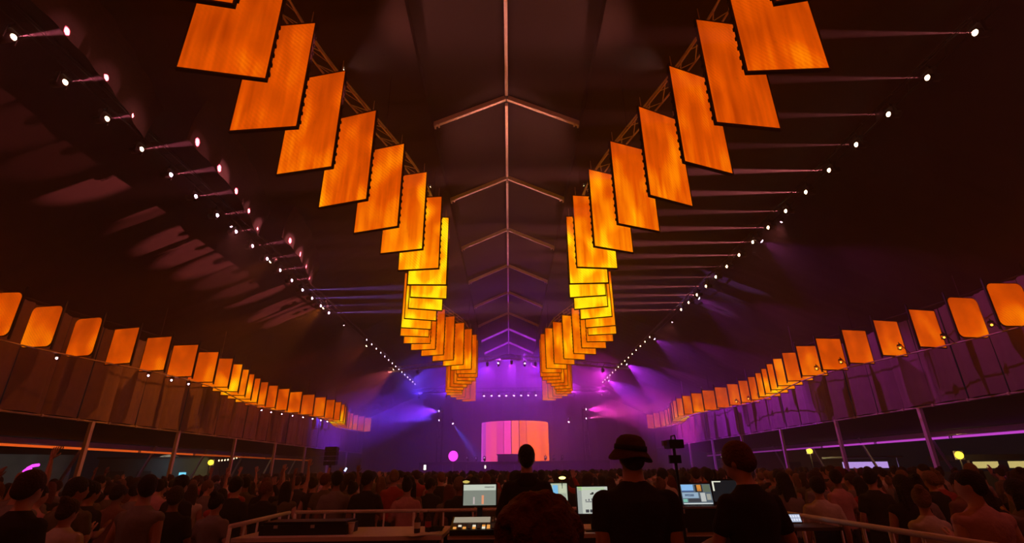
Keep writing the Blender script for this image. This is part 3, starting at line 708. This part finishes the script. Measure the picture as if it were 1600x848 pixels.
# everyone farther away: one mass of small figures
low = []
for v in (0, 1, 7, 4, 10, 9, 5):
    ms = crowd_m[v]; parts = []
    for key, slot, rt in (('body', 0, .14), ('shirt', 1, .2), ('trousers', 2, .1), ('hair', 3, .25)):
        o = bpy.data.objects.new('tmp', ms[key]); C.objects.link(o); d = o.modifiers.new('d', 'DECIMATE'); d.ratio = rt
        r = bpy.data.meshes.new_from_object(o.evaluated_get(bpy.context.evaluated_depsgraph_get())); bpy.data.objects.remove(o)
        vv = np.array([w_.co[:] for w_ in r.vertices]); ff = [tuple(p.vertices) for p in r.polygons]; bpy.data.meshes.remove(r); parts.append((vv, ff, slot))
    low.append(parts)
VV = []; FF = []; MM = []; nb = 0
for x, y, v in spots[NIND:]:
    pv = random.choice(low); a = random.uniform(-.4, .4); sc = random.uniform(.93, 1.05); ca, sa = math.cos(a)*sc, math.sin(a)*sc
    sm = random.choice([1, 1, 4, 5, 6]); hm = random.choice([3, 3, 7])
    for vv, ff, slot in parts if False else pv:
        q = np.stack([vv[:, 0]*ca-vv[:, 1]*sa+x, vv[:, 0]*sa+vv[:, 1]*ca+y, vv[:, 2]*sc], 1)
        VV.append(q); FF += [tuple(i_+nb for i_ in f) for f in ff]; nb += len(vv)
        MM += [sm if slot == 1 else hm if slot == 3 else slot]*len(ff)
me = bpy.data.meshes.new('distant_crowd'); me.from_pydata(np.concatenate(VV).tolist(), [], FF)
for m in (SKIN[0], CLOTH[0], TROU[0], HAIR[0], CLOTH[2], CLOTH[7], CLOTH[3], HAIR[1]): me.materials.append(m)
me.polygons.foreach_set('material_index', MM); me.update()
tag(link('distant_crowd', me), 'dense mass of small distant people packed in front of the stage', 'crowd', None, 'stuff')

# ------------------------------------------------------------------ mixing platform, railing, tables
M_ply = mat('plywood', (.09, .07, .06), .7, noise=.3, nscale=4, bump=.1)
M_top = mat('table_top', (.8, .68, .68), .45, noise=.1, nscale=6)
M_plast = mat('black_plastic', (.015, .015, .016), .4, noise=.2, nscale=40)
M_grey = mat('grey_plastic', (.25, .24, .23), .5, noise=.15, nscale=30)
M_paper = mat('paper', (.75, .68, .6), .8, noise=.06, nscale=10)
pf = empty('mixing_platform', (.1, 2.4, 0), 'low black platform under the mixing desk', 'platform')
MB().box((0, 0, PLAT-.03), (6.6, 10.8, .06)).build('deck', M_ply, pf)
for (c, d) in (((0, 5.38, .12), (6.6, .04, .24)), ((-3.28, 0, .12), (.04, 10.76, .24)), ((3.28, 0, .12), (.04, 10.76, .24))): MB().box(c, d).build('fascia', M_drape, pf)
RTOP = EYE-.5
def railing(lab, pts, step):
    o = empty('railing', (pts[0][0], pts[0][1], PLAT), lab, 'railing'); b0 = Vector((pts[0][0], pts[0][1], PLAT))
    for a, c in zip(pts[:-1], pts[1:]):
        a3, c3 = Vector((*a, RTOP)), Vector((*c, RTOP))
        MB().tube(a3-b0, c3-b0, .024, n=10).build('top_rail', M_white, o, True)
        lo = Vector((0, 0, -(RTOP-PLAT)+.12)); MB().tube(a3-b0+lo, c3-b0+lo, .018, n=8).build('bottom_rail', M_white, o, True)
        n = max(1, int((c3-a3).length/step))
        for i in range(n+1):
            p = a3.lerp(c3, i/n)-b0; big = i % 4 == 0
            MB().tube((p.x, p.y, 0 if big else .12), (p.x, p.y, RTOP-PLAT-.01), .02 if big else .013, n=8).build('post' if big else 'baluster', M_white, o, True)
    return o
railing('metal railing along the right side of the mixing platform', [(3.28, 7.6), (3.2, 2.2)], .36)
railing('metal railing at the left front corner of the mixing platform', [(-2.9, 5.75), (-3.06, 7.62)], .36)
railing('metal railing across the front of the mixing platform', [(-3.0, 7.68), (3.2, 7.68)], .4)
TT = EYE-.62
def table(x0, x1, y0, y1, lab):
    o = empty('table', ((x0+x1)/2, (y0+y1)/2, PLAT), lab, 'table'); w_, d_ = x1-x0, y1-y0; h = TT-PLAT
    MB().box((0, 0, h-.02), (w_, d_, .04)).build('table_top', M_top, o)
    for sx in (-1, 1):
        for sy in (-1, 1): MB().box((sx*(w_/2-.05), sy*(d_/2-.05), (h-.04)/2), (.05, .05, h-.04)).build('leg', M_blackm, o)
    MB().box((0, -d_/2+.01, h-.18), (w_-.1, .02, .28)).build('skirt', M_drape, o)
table(-2.92, -.72, 5.85, 6.85, 'long pale table left of the lighting console')
table(-.66, 3.02, 5.85, 6.85, 'long table carrying the screens and consoles')

def screen_thing(name, x, y, zc, w_, h_, tilt, lab, bg, cat='monitor', stand=True, rz=0.0):
    o = empty(name, (x, y, TT), lab, cat, None, rz); rot = Matrix.Rotation(tilt, 3, 'X'); c = Vector((0, 0, zc-TT))
    MB().box(c, (w_+.03, .025, h_+.03), rot=rot).build('casing', M_plast, o)
    d = MB().box(c+rot@Vector((0, -.016, 0)), (w_, .004, h_), rot=rot).build('display', emit(name+'_bg_%d' % (x*100), bg, 1), o)
    def win(u0, u1, v0, v1, col, st=1.0):
        m = emit('gfx_%s' % (str(len(MATS))), col, st)
        MB().box(c+rot@Vector((((u0+u1)/2-.5)*w_, -.0195, ((v0+v1)/2-.5)*h_)), ((u1-u0)*w_, .002, (v1-v0)*h_), rot=rot).build('screen_graphic', m, d)
    if stand:
        MB().box((0, .04, (zc-TT-h_/2)/2), (.06, .03, max(.03, zc-TT-h_/2+.08))).build('stand', M_plast, o); MB().box((0, .03, .008), (.2, .14, .016)).build('foot', M_plast, o)
    return o, win
o, win = screen_thing('monitor', -.345, 6.2, EYE-.25, .37, .215, -.12, 'grey lit console screen above the faders', (.22, .24, .20))
win(0, 1, .72, 1, (.55, .6, .5)); win(.65, .95, .84, .9, (.03, .03, .03)); win(.3, .35, .05, .4, (.5, .42, .4)); win(.56, .63, .05, .48, (.75, .3, .16))
o, win = screen_thing('monitor', .49, 6.2, EYE-.25, .33, .22, -.12, 'pale lit screen behind the man with the hood', (.45, .5, .36))
win(.5, .68, .2, .92, (.2, .5, .8)); win(.72, .96, .55, .9, (.55, .6, .42)); win(.72, .96, .1, .5, (.38, .42, .32)); win(.05, .45, .1, .9, (.6, .62, .5))
o, win = screen_thing('monitor', .92, 6.05, EYE-.31, .34, .27, -.1, 'white lit screen with rows of buttons left of the hat man', (.55, .58, .5))
win(.0, .14, .0, .98, (.33, .36, .33)); win(.02, .16, .86, 1, (.45, .8, .2)); win(.2, .9, .88, .97, (.5, .62, .4)); win(.42, .52, .7, .75, (.03, .03, .03)); win(.47, .54, .72, .79, (.03, .03, .03)); win(.25, .95, .42, .45, (.12, .12, .14)); win(.62, .9, .2, .24, (.12, .12, .14))
for k in range(5): win(.24+.14*k, .35+.14*k, .04, .15, (.05, .05, .06))
for k in range(6): win(.25+.1*k, .29+.1*k, .47, .52+.02*(k % 3), (.1, .1, .12))
o, win = screen_thing('laptop', 2.08, 6.05, EYE-.265, .335, .205, -.2, 'open laptop with blue windows between the hat man and the red-haired man', (.10, .13, .16), 'laptop', False)
win(.02, .42, .68, .98, (.25, .5, .85)); win(.02, .42, .62, .66, (.05, .1, .3)); win(.48, .72, .6, .98, (.02, .02, .02)); win(.54, .68, .64, .96, (.95, .35, .05)); win(.75, .98, .6, .97, (.12, .15, .1)); win(.02, .55, .3, .58, (.3, .42, .55)); win(.1, .4, .38, .5, (.03, .05, .12)); win(.2, .6, .1, .27, (.05, .05, .06)); win(.62, .78, .12, .56, (.5, .52, .5)); win(.82, .96, .2, .5, (.35, .35, .3)); win(.02, .98, .0, .05, (.75, .8, .8)); win(.02, .16, .1, .26, (.2, .5, .4))
MB().box((0, -.10, EYE-.385-TT), (.36, .24, .02)).build('keyboard_base', M_grey, o)
kb = MB()
for r in range(4):
    for k in range(11): kb.box((-.14+.028*k, -.05-.028*r, EYE-.373-TT), (.022, .022, .006))
kb.build('keys', M_plast, o)['kind'] = 'stuff'
cs_ = empty('equipment_case', (2.08, 6.05, TT), 'black rack case under the laptop', 'case')
MB().box((0, 0, .11), (.5, .42, .215)).build('case_body', M_plast, cs_)
for sx in (-1, 1):
    for sz in (.02, .2): MB().box((sx*.24, -.2, sz), (.04, .04, .04)).build('corner_guard', M_alu, cs_)
o, win = screen_thing('monitor', 2.5, 6.2, EYE-.24, .36, .22, -.1, 'dark screen with a bright corner line behind the red-haired man', (.01, .01, .012))
win(.02, .3, .92, .97, (.8, .8, .65)); win(.02, .07, .5, .95, (.8, .8, .65))
# lighting console
co = empty('lighting_console', (-.36, 6.0, TT), 'lighting console with rows of lit keys under the grey screen', 'console')
g = MB(); g.add([(-.28, -.16, 0), (.28, -.16, 0), (.28, .2, 0), (-.28, .2, 0), (-.28, -.16, .05), (.28, -.16, .05), (.28, .2, .15), (-.28, .2, .15)], [(3,2,1,0),(4,5,6,7),(0,1,5,4),(1,2,6,5),(2,3,7,6),(3,0,4,7)]); g.build('console_body', M_plast, co)
tl = math.atan2(.10, .36); rt = Matrix.Rotation(tl, 3, 'X')
def onc(u, v): return Vector((u, -.16+.36*v, .05+.10*v+.004))
MB().box(onc(-.06, .72), (.40, .14, .006), rot=rt).build('touch_strip', emit('touch_strip', (.5, .42, .3), .7), co)
mk = [emit('key_white', (.9, .8, .6), 1.0), emit('key_amber', (1, .4, .08), .9), M_grey]
for r in range(3):
    for k in range(10): MB().box(onc(-.23+.051*k, .12+.13*r), (.034, .03, .012), rot=rt).build('key', mk[random.choice([0, 1, 2, 2]) if r < 2 else 2], co)
for k in range(4): 
    MB().box(onc(.17+.03*k, .72), (.012, .13, .004), rot=rt).build('fader_slot', M_grey, co); MB().box(onc(.17+.03*k, .6+.08*(k % 3)), (.018, .024, .018), rot=rt).build('fader_cap', M_paper, co)
c2 = empty('mixing_console', (1.35, 6.05, TT), 'wide mixing console right of the white screen', 'console')
g = MB(); g.add([(-.38, -.2, 0), (.38, -.2, 0), (.38, .24, 0), (-.38, .24, 0), (-.38, -.2, .04), (.38, -.2, .04), (.38, .24, .13), (-.38, .24, .13)], [(3,2,1,0),(4,5,6,7),(0,1,5,4),(1,2,6,5),(2,3,7,6),(3,0,4,7)]); g.build('console_body', M_plast, c2)
for k in range(12): MB().box((-.33+.06*k, -.06+.02*(k % 3), .085), (.02, .03, .02)).build('fader_cap', M_paper if k % 3 else mk[1], c2)
# little gooseneck lamps
def gooseneck(x, y, z, lab, s_):
    o = empty('console_lamp', (x, y, z), lab, 'lamp')
    MB().path([(0, .05, -.1), (0, .06, .02), (0, .03, .045), (0, 0, .05)], .005, 6).build('gooseneck', M_plast, o)
    MB().box((0, 0, .04), (.085, .03, .022)).build('lamp_head', M_plast, o); MB().ell((0, -.005, .022), (.04, .02, .017), 10, 8).build('bulb', emit('lamp_yellow_%d' % (x*100), (1.0, .78, .18), s_), o)
gooseneck(.60, 6.14, EYE-.10, 'yellow glowing lamp on top of the pale screen', 3.5)
gooseneck(-.50, 6.16, EYE-.13, 'dim yellow lamp at the corner of the grey console screen', .6)
# things on the left table
o = empty('equipment_case', (-2.25, 6.25, TT), 'flat black equipment case on the left table', 'case')
g = MB(); g.box((0, 0, .05), (.95, .42, .1)); g.build('case_body', M_plast, o); MB().box((0, 0, .115), (.9, .38, .03)).build('case_lid', M_plast, o)
for sx in (-.3, .1): MB().box((sx, -.215, .085), (.04, .014, .03)).build('latch', M_alu, o)
def bottle(x, y, lab, lcol):
    o = empty('bottle', (x, y, TT), lab, 'bottle'); M_b = mat('bottle_%d' % (x*100), (.03, .02, .012), .15, spec=.6)
    MB().loft([((0, 0, 0), .03, .03), ((0, 0, .012), .034, .034), ((0, 0, .13), .034, .034), ((0, 0, .165), .016, .016), ((0, 0, .21), .013, .013)], 14).build('bottle_body', M_b, o, True)
    MB().tube((0, 0, .205), (0, 0, .225), .016, n=12).build('cap', M_alu, o, True); MB().tube((0, 0, .05), (0, 0, .11), .0352, n=14, caps=False).build('paper_label', lcol, o, True)
bottle(-1.02, 6.08, 'dark bottle with pale label on the left table', M_paper); bottle(-.92, 6.2, 'second dark bottle with red label behind the pale-labelled bottle', CLOTH[4])
def cup(x, y, lab):
    o = empty('cup', (x, y, TT), lab, 'cup'); MB().tube((0, 0, 0), (0, 0, .11), .028, .038, 14).build('cup_body', M_paper, o, True); MB().tube((0, 0, .108), (0, 0, .116), .041, n=14).build('rim', M_paper, o, True)
cup(-1.75, 6.1, 'pale paper cup on the left table')
for i, (x, y, a, lab) in enumerate(((-.84, 6.02, .2, 'loose sheet of paper beside the lighting console'), (-.98, 5.95, -.35, 'crumpled sheet of paper near the dark bottle'), (.6, 6.0, .1, 'sheet of paper in front of the white screen'))):
    g = MB(); g.grid(lambda u, v, i=i: ((u-.5)*.21, (v-.5)*.29, .004+.006*math.sin(u*5+i*2)*math.sin(v*4+i)), 8, 8); p = g.build('paper_sheet', M_paper, None, True); p.location = (x, y, TT+.002); p.rotation_euler = (0, 0, a); tag(p, lab, 'paper')
ca = empty('cable_coil', (-.86, 6.25, TT), 'small coil of black cable on the left table', 'cable')
for i in range(3): MB().path([(.09*math.cos(t*.4)+.01*i, .06*math.sin(t*.4), .012+.016*i) for t in range(17)], .008, 6).build('cable_loop', M_plast, ca, True)
# tablet on the small shelf at the right rail
sf = empty('shelf', (3.0, 5.65, PLAT), 'small wooden shelf by the right railing', 'shelf'); MB().box((0, 0, EYE-.56-PLAT), (.5, .5, .03)).build('shelf_board', M_ply, sf)
for sx in (-1, 1): MB().box((sx*.22, 0, (EYE-.58-PLAT)/2), (.04, .4, EYE-.58-PLAT)).build('leg', M_blackm, sf)
tb = empty('tablet', (2.99, 5.78, EYE-.545), 'small lit tablet standing on the shelf by the right railing', 'tablet'); rt = Matrix.Rotation(-.35, 3, 'X')
MB().box((0, 0, .05), (.13, .012, .09), rot=rt).build('casing', M_plast, tb); dd = MB().box(rt@Vector((0, -.008, 0))+Vector((0, 0, .05)), (.115, .003, .075), rot=rt).build('display', emit('tablet_bg', (.4, .45, .6), 1), tb)
for k in range(8): MB().box(rt@Vector((-.04+.027*(k % 4), -.0105, .018-.034*(k//4)))+Vector((0, 0, .05)), (.018, .002, .022), rot=rt).build('screen_graphic', emit('tablet_icon_%d' % k, (.75, .8, .95), 1), dd)

# video camera on a tripod in front of the desk
vc = empty('video_camera', (1.74, 5.55, PLAT), 'video camera with a lower monitor on a tripod beside the hat man', 'camera'); zc = EYE+.245-PLAT
MB().box((.01, .02, zc), (.15, .2, .085)).build('camera_body', M_plast, vc); MB().tube((.01, .12, zc), (.01, .26, zc), .035, .042, 14).build('camera_lens', M_plast, vc, True)
MB().box((-.095, 0, zc+.01), (.04, .06, .05)).build('viewfinder', M_grey, vc); MB().path([(.01, -.05, zc+.045), (.01, -.04, zc+.085), (.01, .08, zc+.085), (.01, .1, zc+.045)], .008, 6).build('handle', M_plast, vc)
MB().box((-.01, -.02, zc-.15), (.12, .04, .08)).build('monitor', M_plast, vc); MB().tube((0, 0, .75), (0, 0, zc-.04), .016, n=8).build('tripod_column', M_blackm, vc)
for a in (90, 210, 330): MB().tube((0, 0, .85), (.38*math.cos(R(a)), .38*math.sin(R(a)), .0), .014, n=6).build('tripod_leg', M_blackm, vc)

# ------------------------------------------------------------------ in the crowd: balloon, speaker mast, phones
o = empty('balloon', (-3.1, 29.0, 0), 'glowing magenta ball held up on a pole above the crowd', 'balloon')
MB().ell((0, 0, EYE+.8), (.26, .26, .27), 18, 12).build('ball', emit('balloon_glow', (.85, .04, .75), 2.4), o, True); MB().tube((0, 0, .9), (0, 0, EYE+.55), .02, n=8).build('pole', M_alu, o)
o = empty('speaker_mast', (-11.45, 34.0, 0), 'stack of black loudspeakers on a mast by the left side', 'speaker')
MB().box((0, 0, (EYE+.5)/2), (.12, .12, EYE+.5)).build('mast', M_blackm, o); MB().box((0, 0, .03), (.8, .8, .06)).build('base', M_blackm, o)
for i in range(4): MB().box((0, -.05, EYE+.6+i*.28), (.75, .5, .24), rot=Matrix.Rotation(.06-.05*i, 3, 'X')).build('speaker_box', M_plast, o)
for i, (x, y, z, a, lab) in enumerate(((-6.15, 20.0, EYE+.12, .5, 'bluish lit phone held above the crowd left of the console screen'), (-2.55, 16.0, EYE+.13, 0, 'tiny white lit phone above the crowd below the magenta ball'), (-1.2, 26., EYE+.2, 0, 'tiny lit phone above the crowd in front of the stage'))):
    o = empty('phone', (x, y, z), lab, 'phone', None, 0); rr_ = Matrix.Rotation(a, 3, 'Y')
    MB().box((0, 0, 0), (.075, .009, .15), rot=rr_).build('casing', M_plast, o); MB().box((0, -.006, 0), (.068, .003, .14), rot=rr_).build('display', emit('phone_glow_%d' % i, (.55, .6, 1.0) if i == 0 else (1, .9, .75), 2.5), o)

# ------------------------------------------------------------------ outside the open sides
M_tent = mat('white_tent', (.6, .58, .5), .8, noise=.1, nscale=1, bump=.1)
M_beige = mat('beige_wall', (.3, .26, .2), .8, noise=.2, nscale=1)
M_dark = mat('dark_container', (.05, .06, .07), .7, noise=.3, nscale=1)
M_lamp = emit('sodium_lamp', (1.0, .62, .02), 6)
for s, col in ((-1, (1.0, .13, .015)), (1, (.75, .08, .8))):  # glowing tubes added in place of light falling on the gutter beams
    for k, y in enumerate(frames):
        if y < 8: continue
        o = empty('gutter_glow', (s*20.1, y+2.5, EYE+1.2), '%s added glow tube from the near end, imitating light on the %s outer gutter' % (ordinal(k-4), side_name(s)), 'added glow', 'added glow tubes under the %s gutter' % side_name(s))
        br = (.9, .5, .8, .75, .7, .4, .3, .2, .2, .2, .2, .2)[min(11, max(0, k-5))]  # bright and dim stretches of the lit beam put into the emission
        m = bpy.data.materials.get('tube_%s_%.2f' % (side_name(s), br)) or emit('tube_%s_%.2f' % (side_name(s), br), col, br)
        MB().tube((0, -2.47, 0), (0, 2.47, 0), .05, n=10).build('tube', m, o, True); MB().box((s*.05, 0, .06), (.08, 4.96, .05)).build('holder', M_alu, o)
        for e in (-2.44, 2.44): MB().tube((0, e-.03, 0), (0, e+.03, 0), .056, n=10).build('end_cap', M_alu, o, True)
def lamp_post(x, y, h, lab, m=M_lamp, r=.22):
    o = empty('flood_lamp', (x, y, -.11), lab, 'lamp'); MB().tube((0, 0, 0), (0, 0, h), .05, .04, 8).build('pole', M_blackm, o)
    MB().box((0, .05, h+.12), (r*2.4, .14, r*2)).build('lamp_housing', M_blackm, o); MB().ell((0, -.03, h+.12), (r, .12, r*.85), 12, 8).build('lamp_glass', m, o, True)
    return o
def pt(o, x, y, z, col, pw, rad=.15):
    d = bpy.data.lights.new('bulb_light', 'POINT'); d.color = col; d.energy = pw; d.shadow_soft_size = rad; q = bpy.data.objects.new('bulb_light', d); C.objects.link(q); q.parent = o; q.location = (x, y, z); return q
o = lamp_post(-24, 42.7, EYE+.9, 'yellow flood lamp outside beyond the left openings'); pt(o, 0, -.5, EYE+1.0, (1, .7, .2), 60)
o = lamp_post(24, 42.0, EYE+1.2, 'yellow flood lamp outside beyond the right openings, beside the beige cabin'); pt(o, 0, -.5, EYE+1.3, (1, .7, .25), 150)
o = lamp_post(24, 28.1, EYE+.5, 'amber flood lamp outside at far right, nearest the camera'); pt(o, 0, -.5, EYE+.6, (1, .6, .2), 80)
o = lamp_post(22, 54.5, EYE+1.1, 'small white lamp outside right of the video camera', emit('white_lamp', (1, .95, .7), 5), .13)
def gable_tent(x, y, w_, d_, hw, hr_, lab, m, rz=0, pw=0):
    o = empty('marquee', (x, y, -.11), lab, 'tent', None, rz)
    MB().add([(-w_/2, -d_/2, 0), (w_/2, -d_/2, 0), (w_/2, -d_/2, hw), (0, -d_/2, hr_), (-w_/2, -d_/2, hw), (-w_/2, d_/2, 0), (w_/2, d_/2, 0), (w_/2, d_/2, hw), (0, d_/2, hr_), (-w_/2, d_/2, hw)], [(0,1,2,3,4), (9,8,7,6,5), (1,6,7,2), (5,0,4,9)]).build('tent_wall', m, o)
    for sx in (-1, 1): MB().add([(0, -d_/2-.2, hr_+.05), (sx*(w_/2+.2), -d_/2-.2, hw-.02), (sx*(w_/2+.2), d_/2+.2, hw-.02), (0, d_/2+.2, hr_+.05)], [(0, 1, 2, 3)]).build('tent_roof', m, o)
    for sx in (-1, 1): MB().box((sx*w_/2, -d_/2-.05, hw/2), (.08, .08, hw)).build('tent_pole', M_alu, o)
    if pw: pt(o, 0, -d_/2-2.5, 2.4, (1, .85, .45), pw)
    return o
gable_tent(26.5, 58, 5, 4, EYE+1.0, EYE+2.0, 'lit white marquee outside, behind the red-haired man', M_tent, .35, 260)
o = empty('cabin', (29.5, 53, -.11), 'beige site cabin outside beyond the right openings', 'cabin'); MB().box((0, 0, 1.75), (6, 3, 3.5)).build('cabin_wall', M_beige, o); MB().box((0, 0, 3.55), (6.3, 3.3, .12)).build('cabin_roof', M_dark, o)
for x in (-1.8, .4): MB().box((x, -1.52, 1.9), (1.2, .06, 1.1)).build('window', M_dark, o)
o = empty('food_stall', (27, 40.5, -.11), 'stall with a lit purple-white counter outside on the right', 'stall'); MB().box((0, 0, 1.2), (4, 2.4, 1.0)).build('counter', M_dark, o); MB().box((0, -.3, 2.05), (3.4, .1, .45)).build('counter_light', emit('stall_light', (.6, .38, .95), .9), o); MB().box((0, 0, 2.6), (4.4, 2.8, .12)).build('canopy', M_dark, o)
for sx in (-1, 1): MB().box((sx*1.95, -1.1, 1.3), (.08, .08, 2.6)).build('stall_post', M_alu, o)
o = empty('food_stall', (28, 31.0, -.11), 'stall with a pale yellow lit hatch outside at far right', 'stall'); MB().box((0, 0, .8), (4, 2.2, 1.6)).build('counter', M_dark, o)
for x in (-1.1, .9): MB().box((x, -1.12, 1.95), (1.4, .05, .35)).build('hatch_light', emit('hatch_light_%d' % x, (.75, .6, .2), .8), o)
MB().box((0, 0, 2.35), (4.6, 2.8, .3)).build('canopy', M_dark, o)
for sx in (-1, 1): MB().box((sx*1.95, -1.0, 1.1), (.08, .08, 2.2)).build('stall_post', M_alu, o)
# left outside
o = empty('marquee', (-28, 29.5, -.11), 'grey canvas side tent outside at far left', 'tent', None, .9); M_canv = mat('grey_canvas', (.3, .32, .3), .85, noise=.4, nscale=1.2, bump=.3)
g = MB(); g.grid(lambda u, v: ((u-.5)*6, .08*math.sin(u*25), v*(EYE+1.3)), 40, 6); g.build('tent_wall', M_canv, o, True)
MB().add([(-3.2, -.2, EYE+1.3), (3.2, -.2, EYE+1.3), (3.2, 3, EYE+2.2), (-3.2, 3, EYE+2.2)], [(0, 1, 2, 3)]).build('tent_roof', M_dark, o); pt(o, .5, -3.0, 2.6, (.85, .95, .8), 18)
o = empty('neon_sign', (-24, 26.6, -.11), 'bright magenta neon feather shape outside at far left', 'neon sign'); M_neon = emit('neon', (.85, .05, .85), 2.2)
MB().path([(-.28, 0, EYE+.0), (-.2, 0, EYE+.2), (-.02, 0, EYE+.42), (.15, 0, EYE+.5)], .1, 8).build('neon_tube', M_neon, o, True); MB().path([(.0, 0, EYE+.5), (.2, 0, EYE+.62), (.5, 0, EYE+.66)], .07, 8).build('neon_tube', M_neon, o, True); MB().tube((-.28, 0, 0), (-.28, 0, EYE), .04, n=8).build('pole', M_blackm, o)
o = empty('dome_tent', (-30.5, 47.5, -.11), 'small white domed canopy outside beyond the left openings', 'tent'); MB().ell((0, 0, EYE+1.1), (1.1, 1.1, .75), 18, 8, top=.5).build('dome', M_tent, o, True)
for a in range(4): MB().tube((1.0*math.cos(a*1.57+.7), 1.0*math.sin(a*1.57+.7), 0), (1.0*math.cos(a*1.57+.7), 1.0*math.sin(a*1.57+.7), EYE+1.15), .03, n=6).build('tent_pole', M_alu, o)
pt(o, .3, -2.2, EYE+2.4, (1, .95, .8), 60)
o = empty('string_lights', (-24, 43, 0), 'sagging string of warm bulbs outside beyond the left openings', 'string lights'); M_bulb = emit('warm_bulb', (1, .75, .4), 3)
bp = [(.0+.02*i, .35+i*.42, EYE+1.12+.05*i-.10*math.sin(math.pi*i/9)) for i in range(10)]; MB().path(bp, .012, 5).build('wire', M_cable, o)
for p in bp[1:]: MB().ell((p[0], p[1], p[2]-.06), (.055, .055, .075), 8, 6).build('bulb', M_bulb, o, True)
MB().tube((.18, 4.15, 0), (.18, 4.15, EYE+1.6), .04, n=8).build('pole', M_blackm, o)
o = empty('site_cabin', (-29, 44.5, -.11), 'dark bluish site cabin outside behind the yellow flood lamp', 'cabin', None, .2); MB().box((0, 0, 1.6), (8, 3, 3.2)).build('cabin_wall', mat('blue_cabin', (.12, .16, .18), .8, noise=.2, nscale=1), o); MB().box((0, 0, 3.25), (8.3, 3.3, .12)).build('cabin_roof', M_dark, o); pt(o, 1, -3, 2.6, (.6, .85, 1), 14)
MB().box((2.2, -1.53, 1.95), (.5, .05, .35)).build('window', emit('cyan_window', (.2, .75, 1.0), 1.2), o)
for x in (-2.5, -.6): MB().box((x, -1.52, 1.8), (1.0, .05, .9)).build('window', M_dark, o)
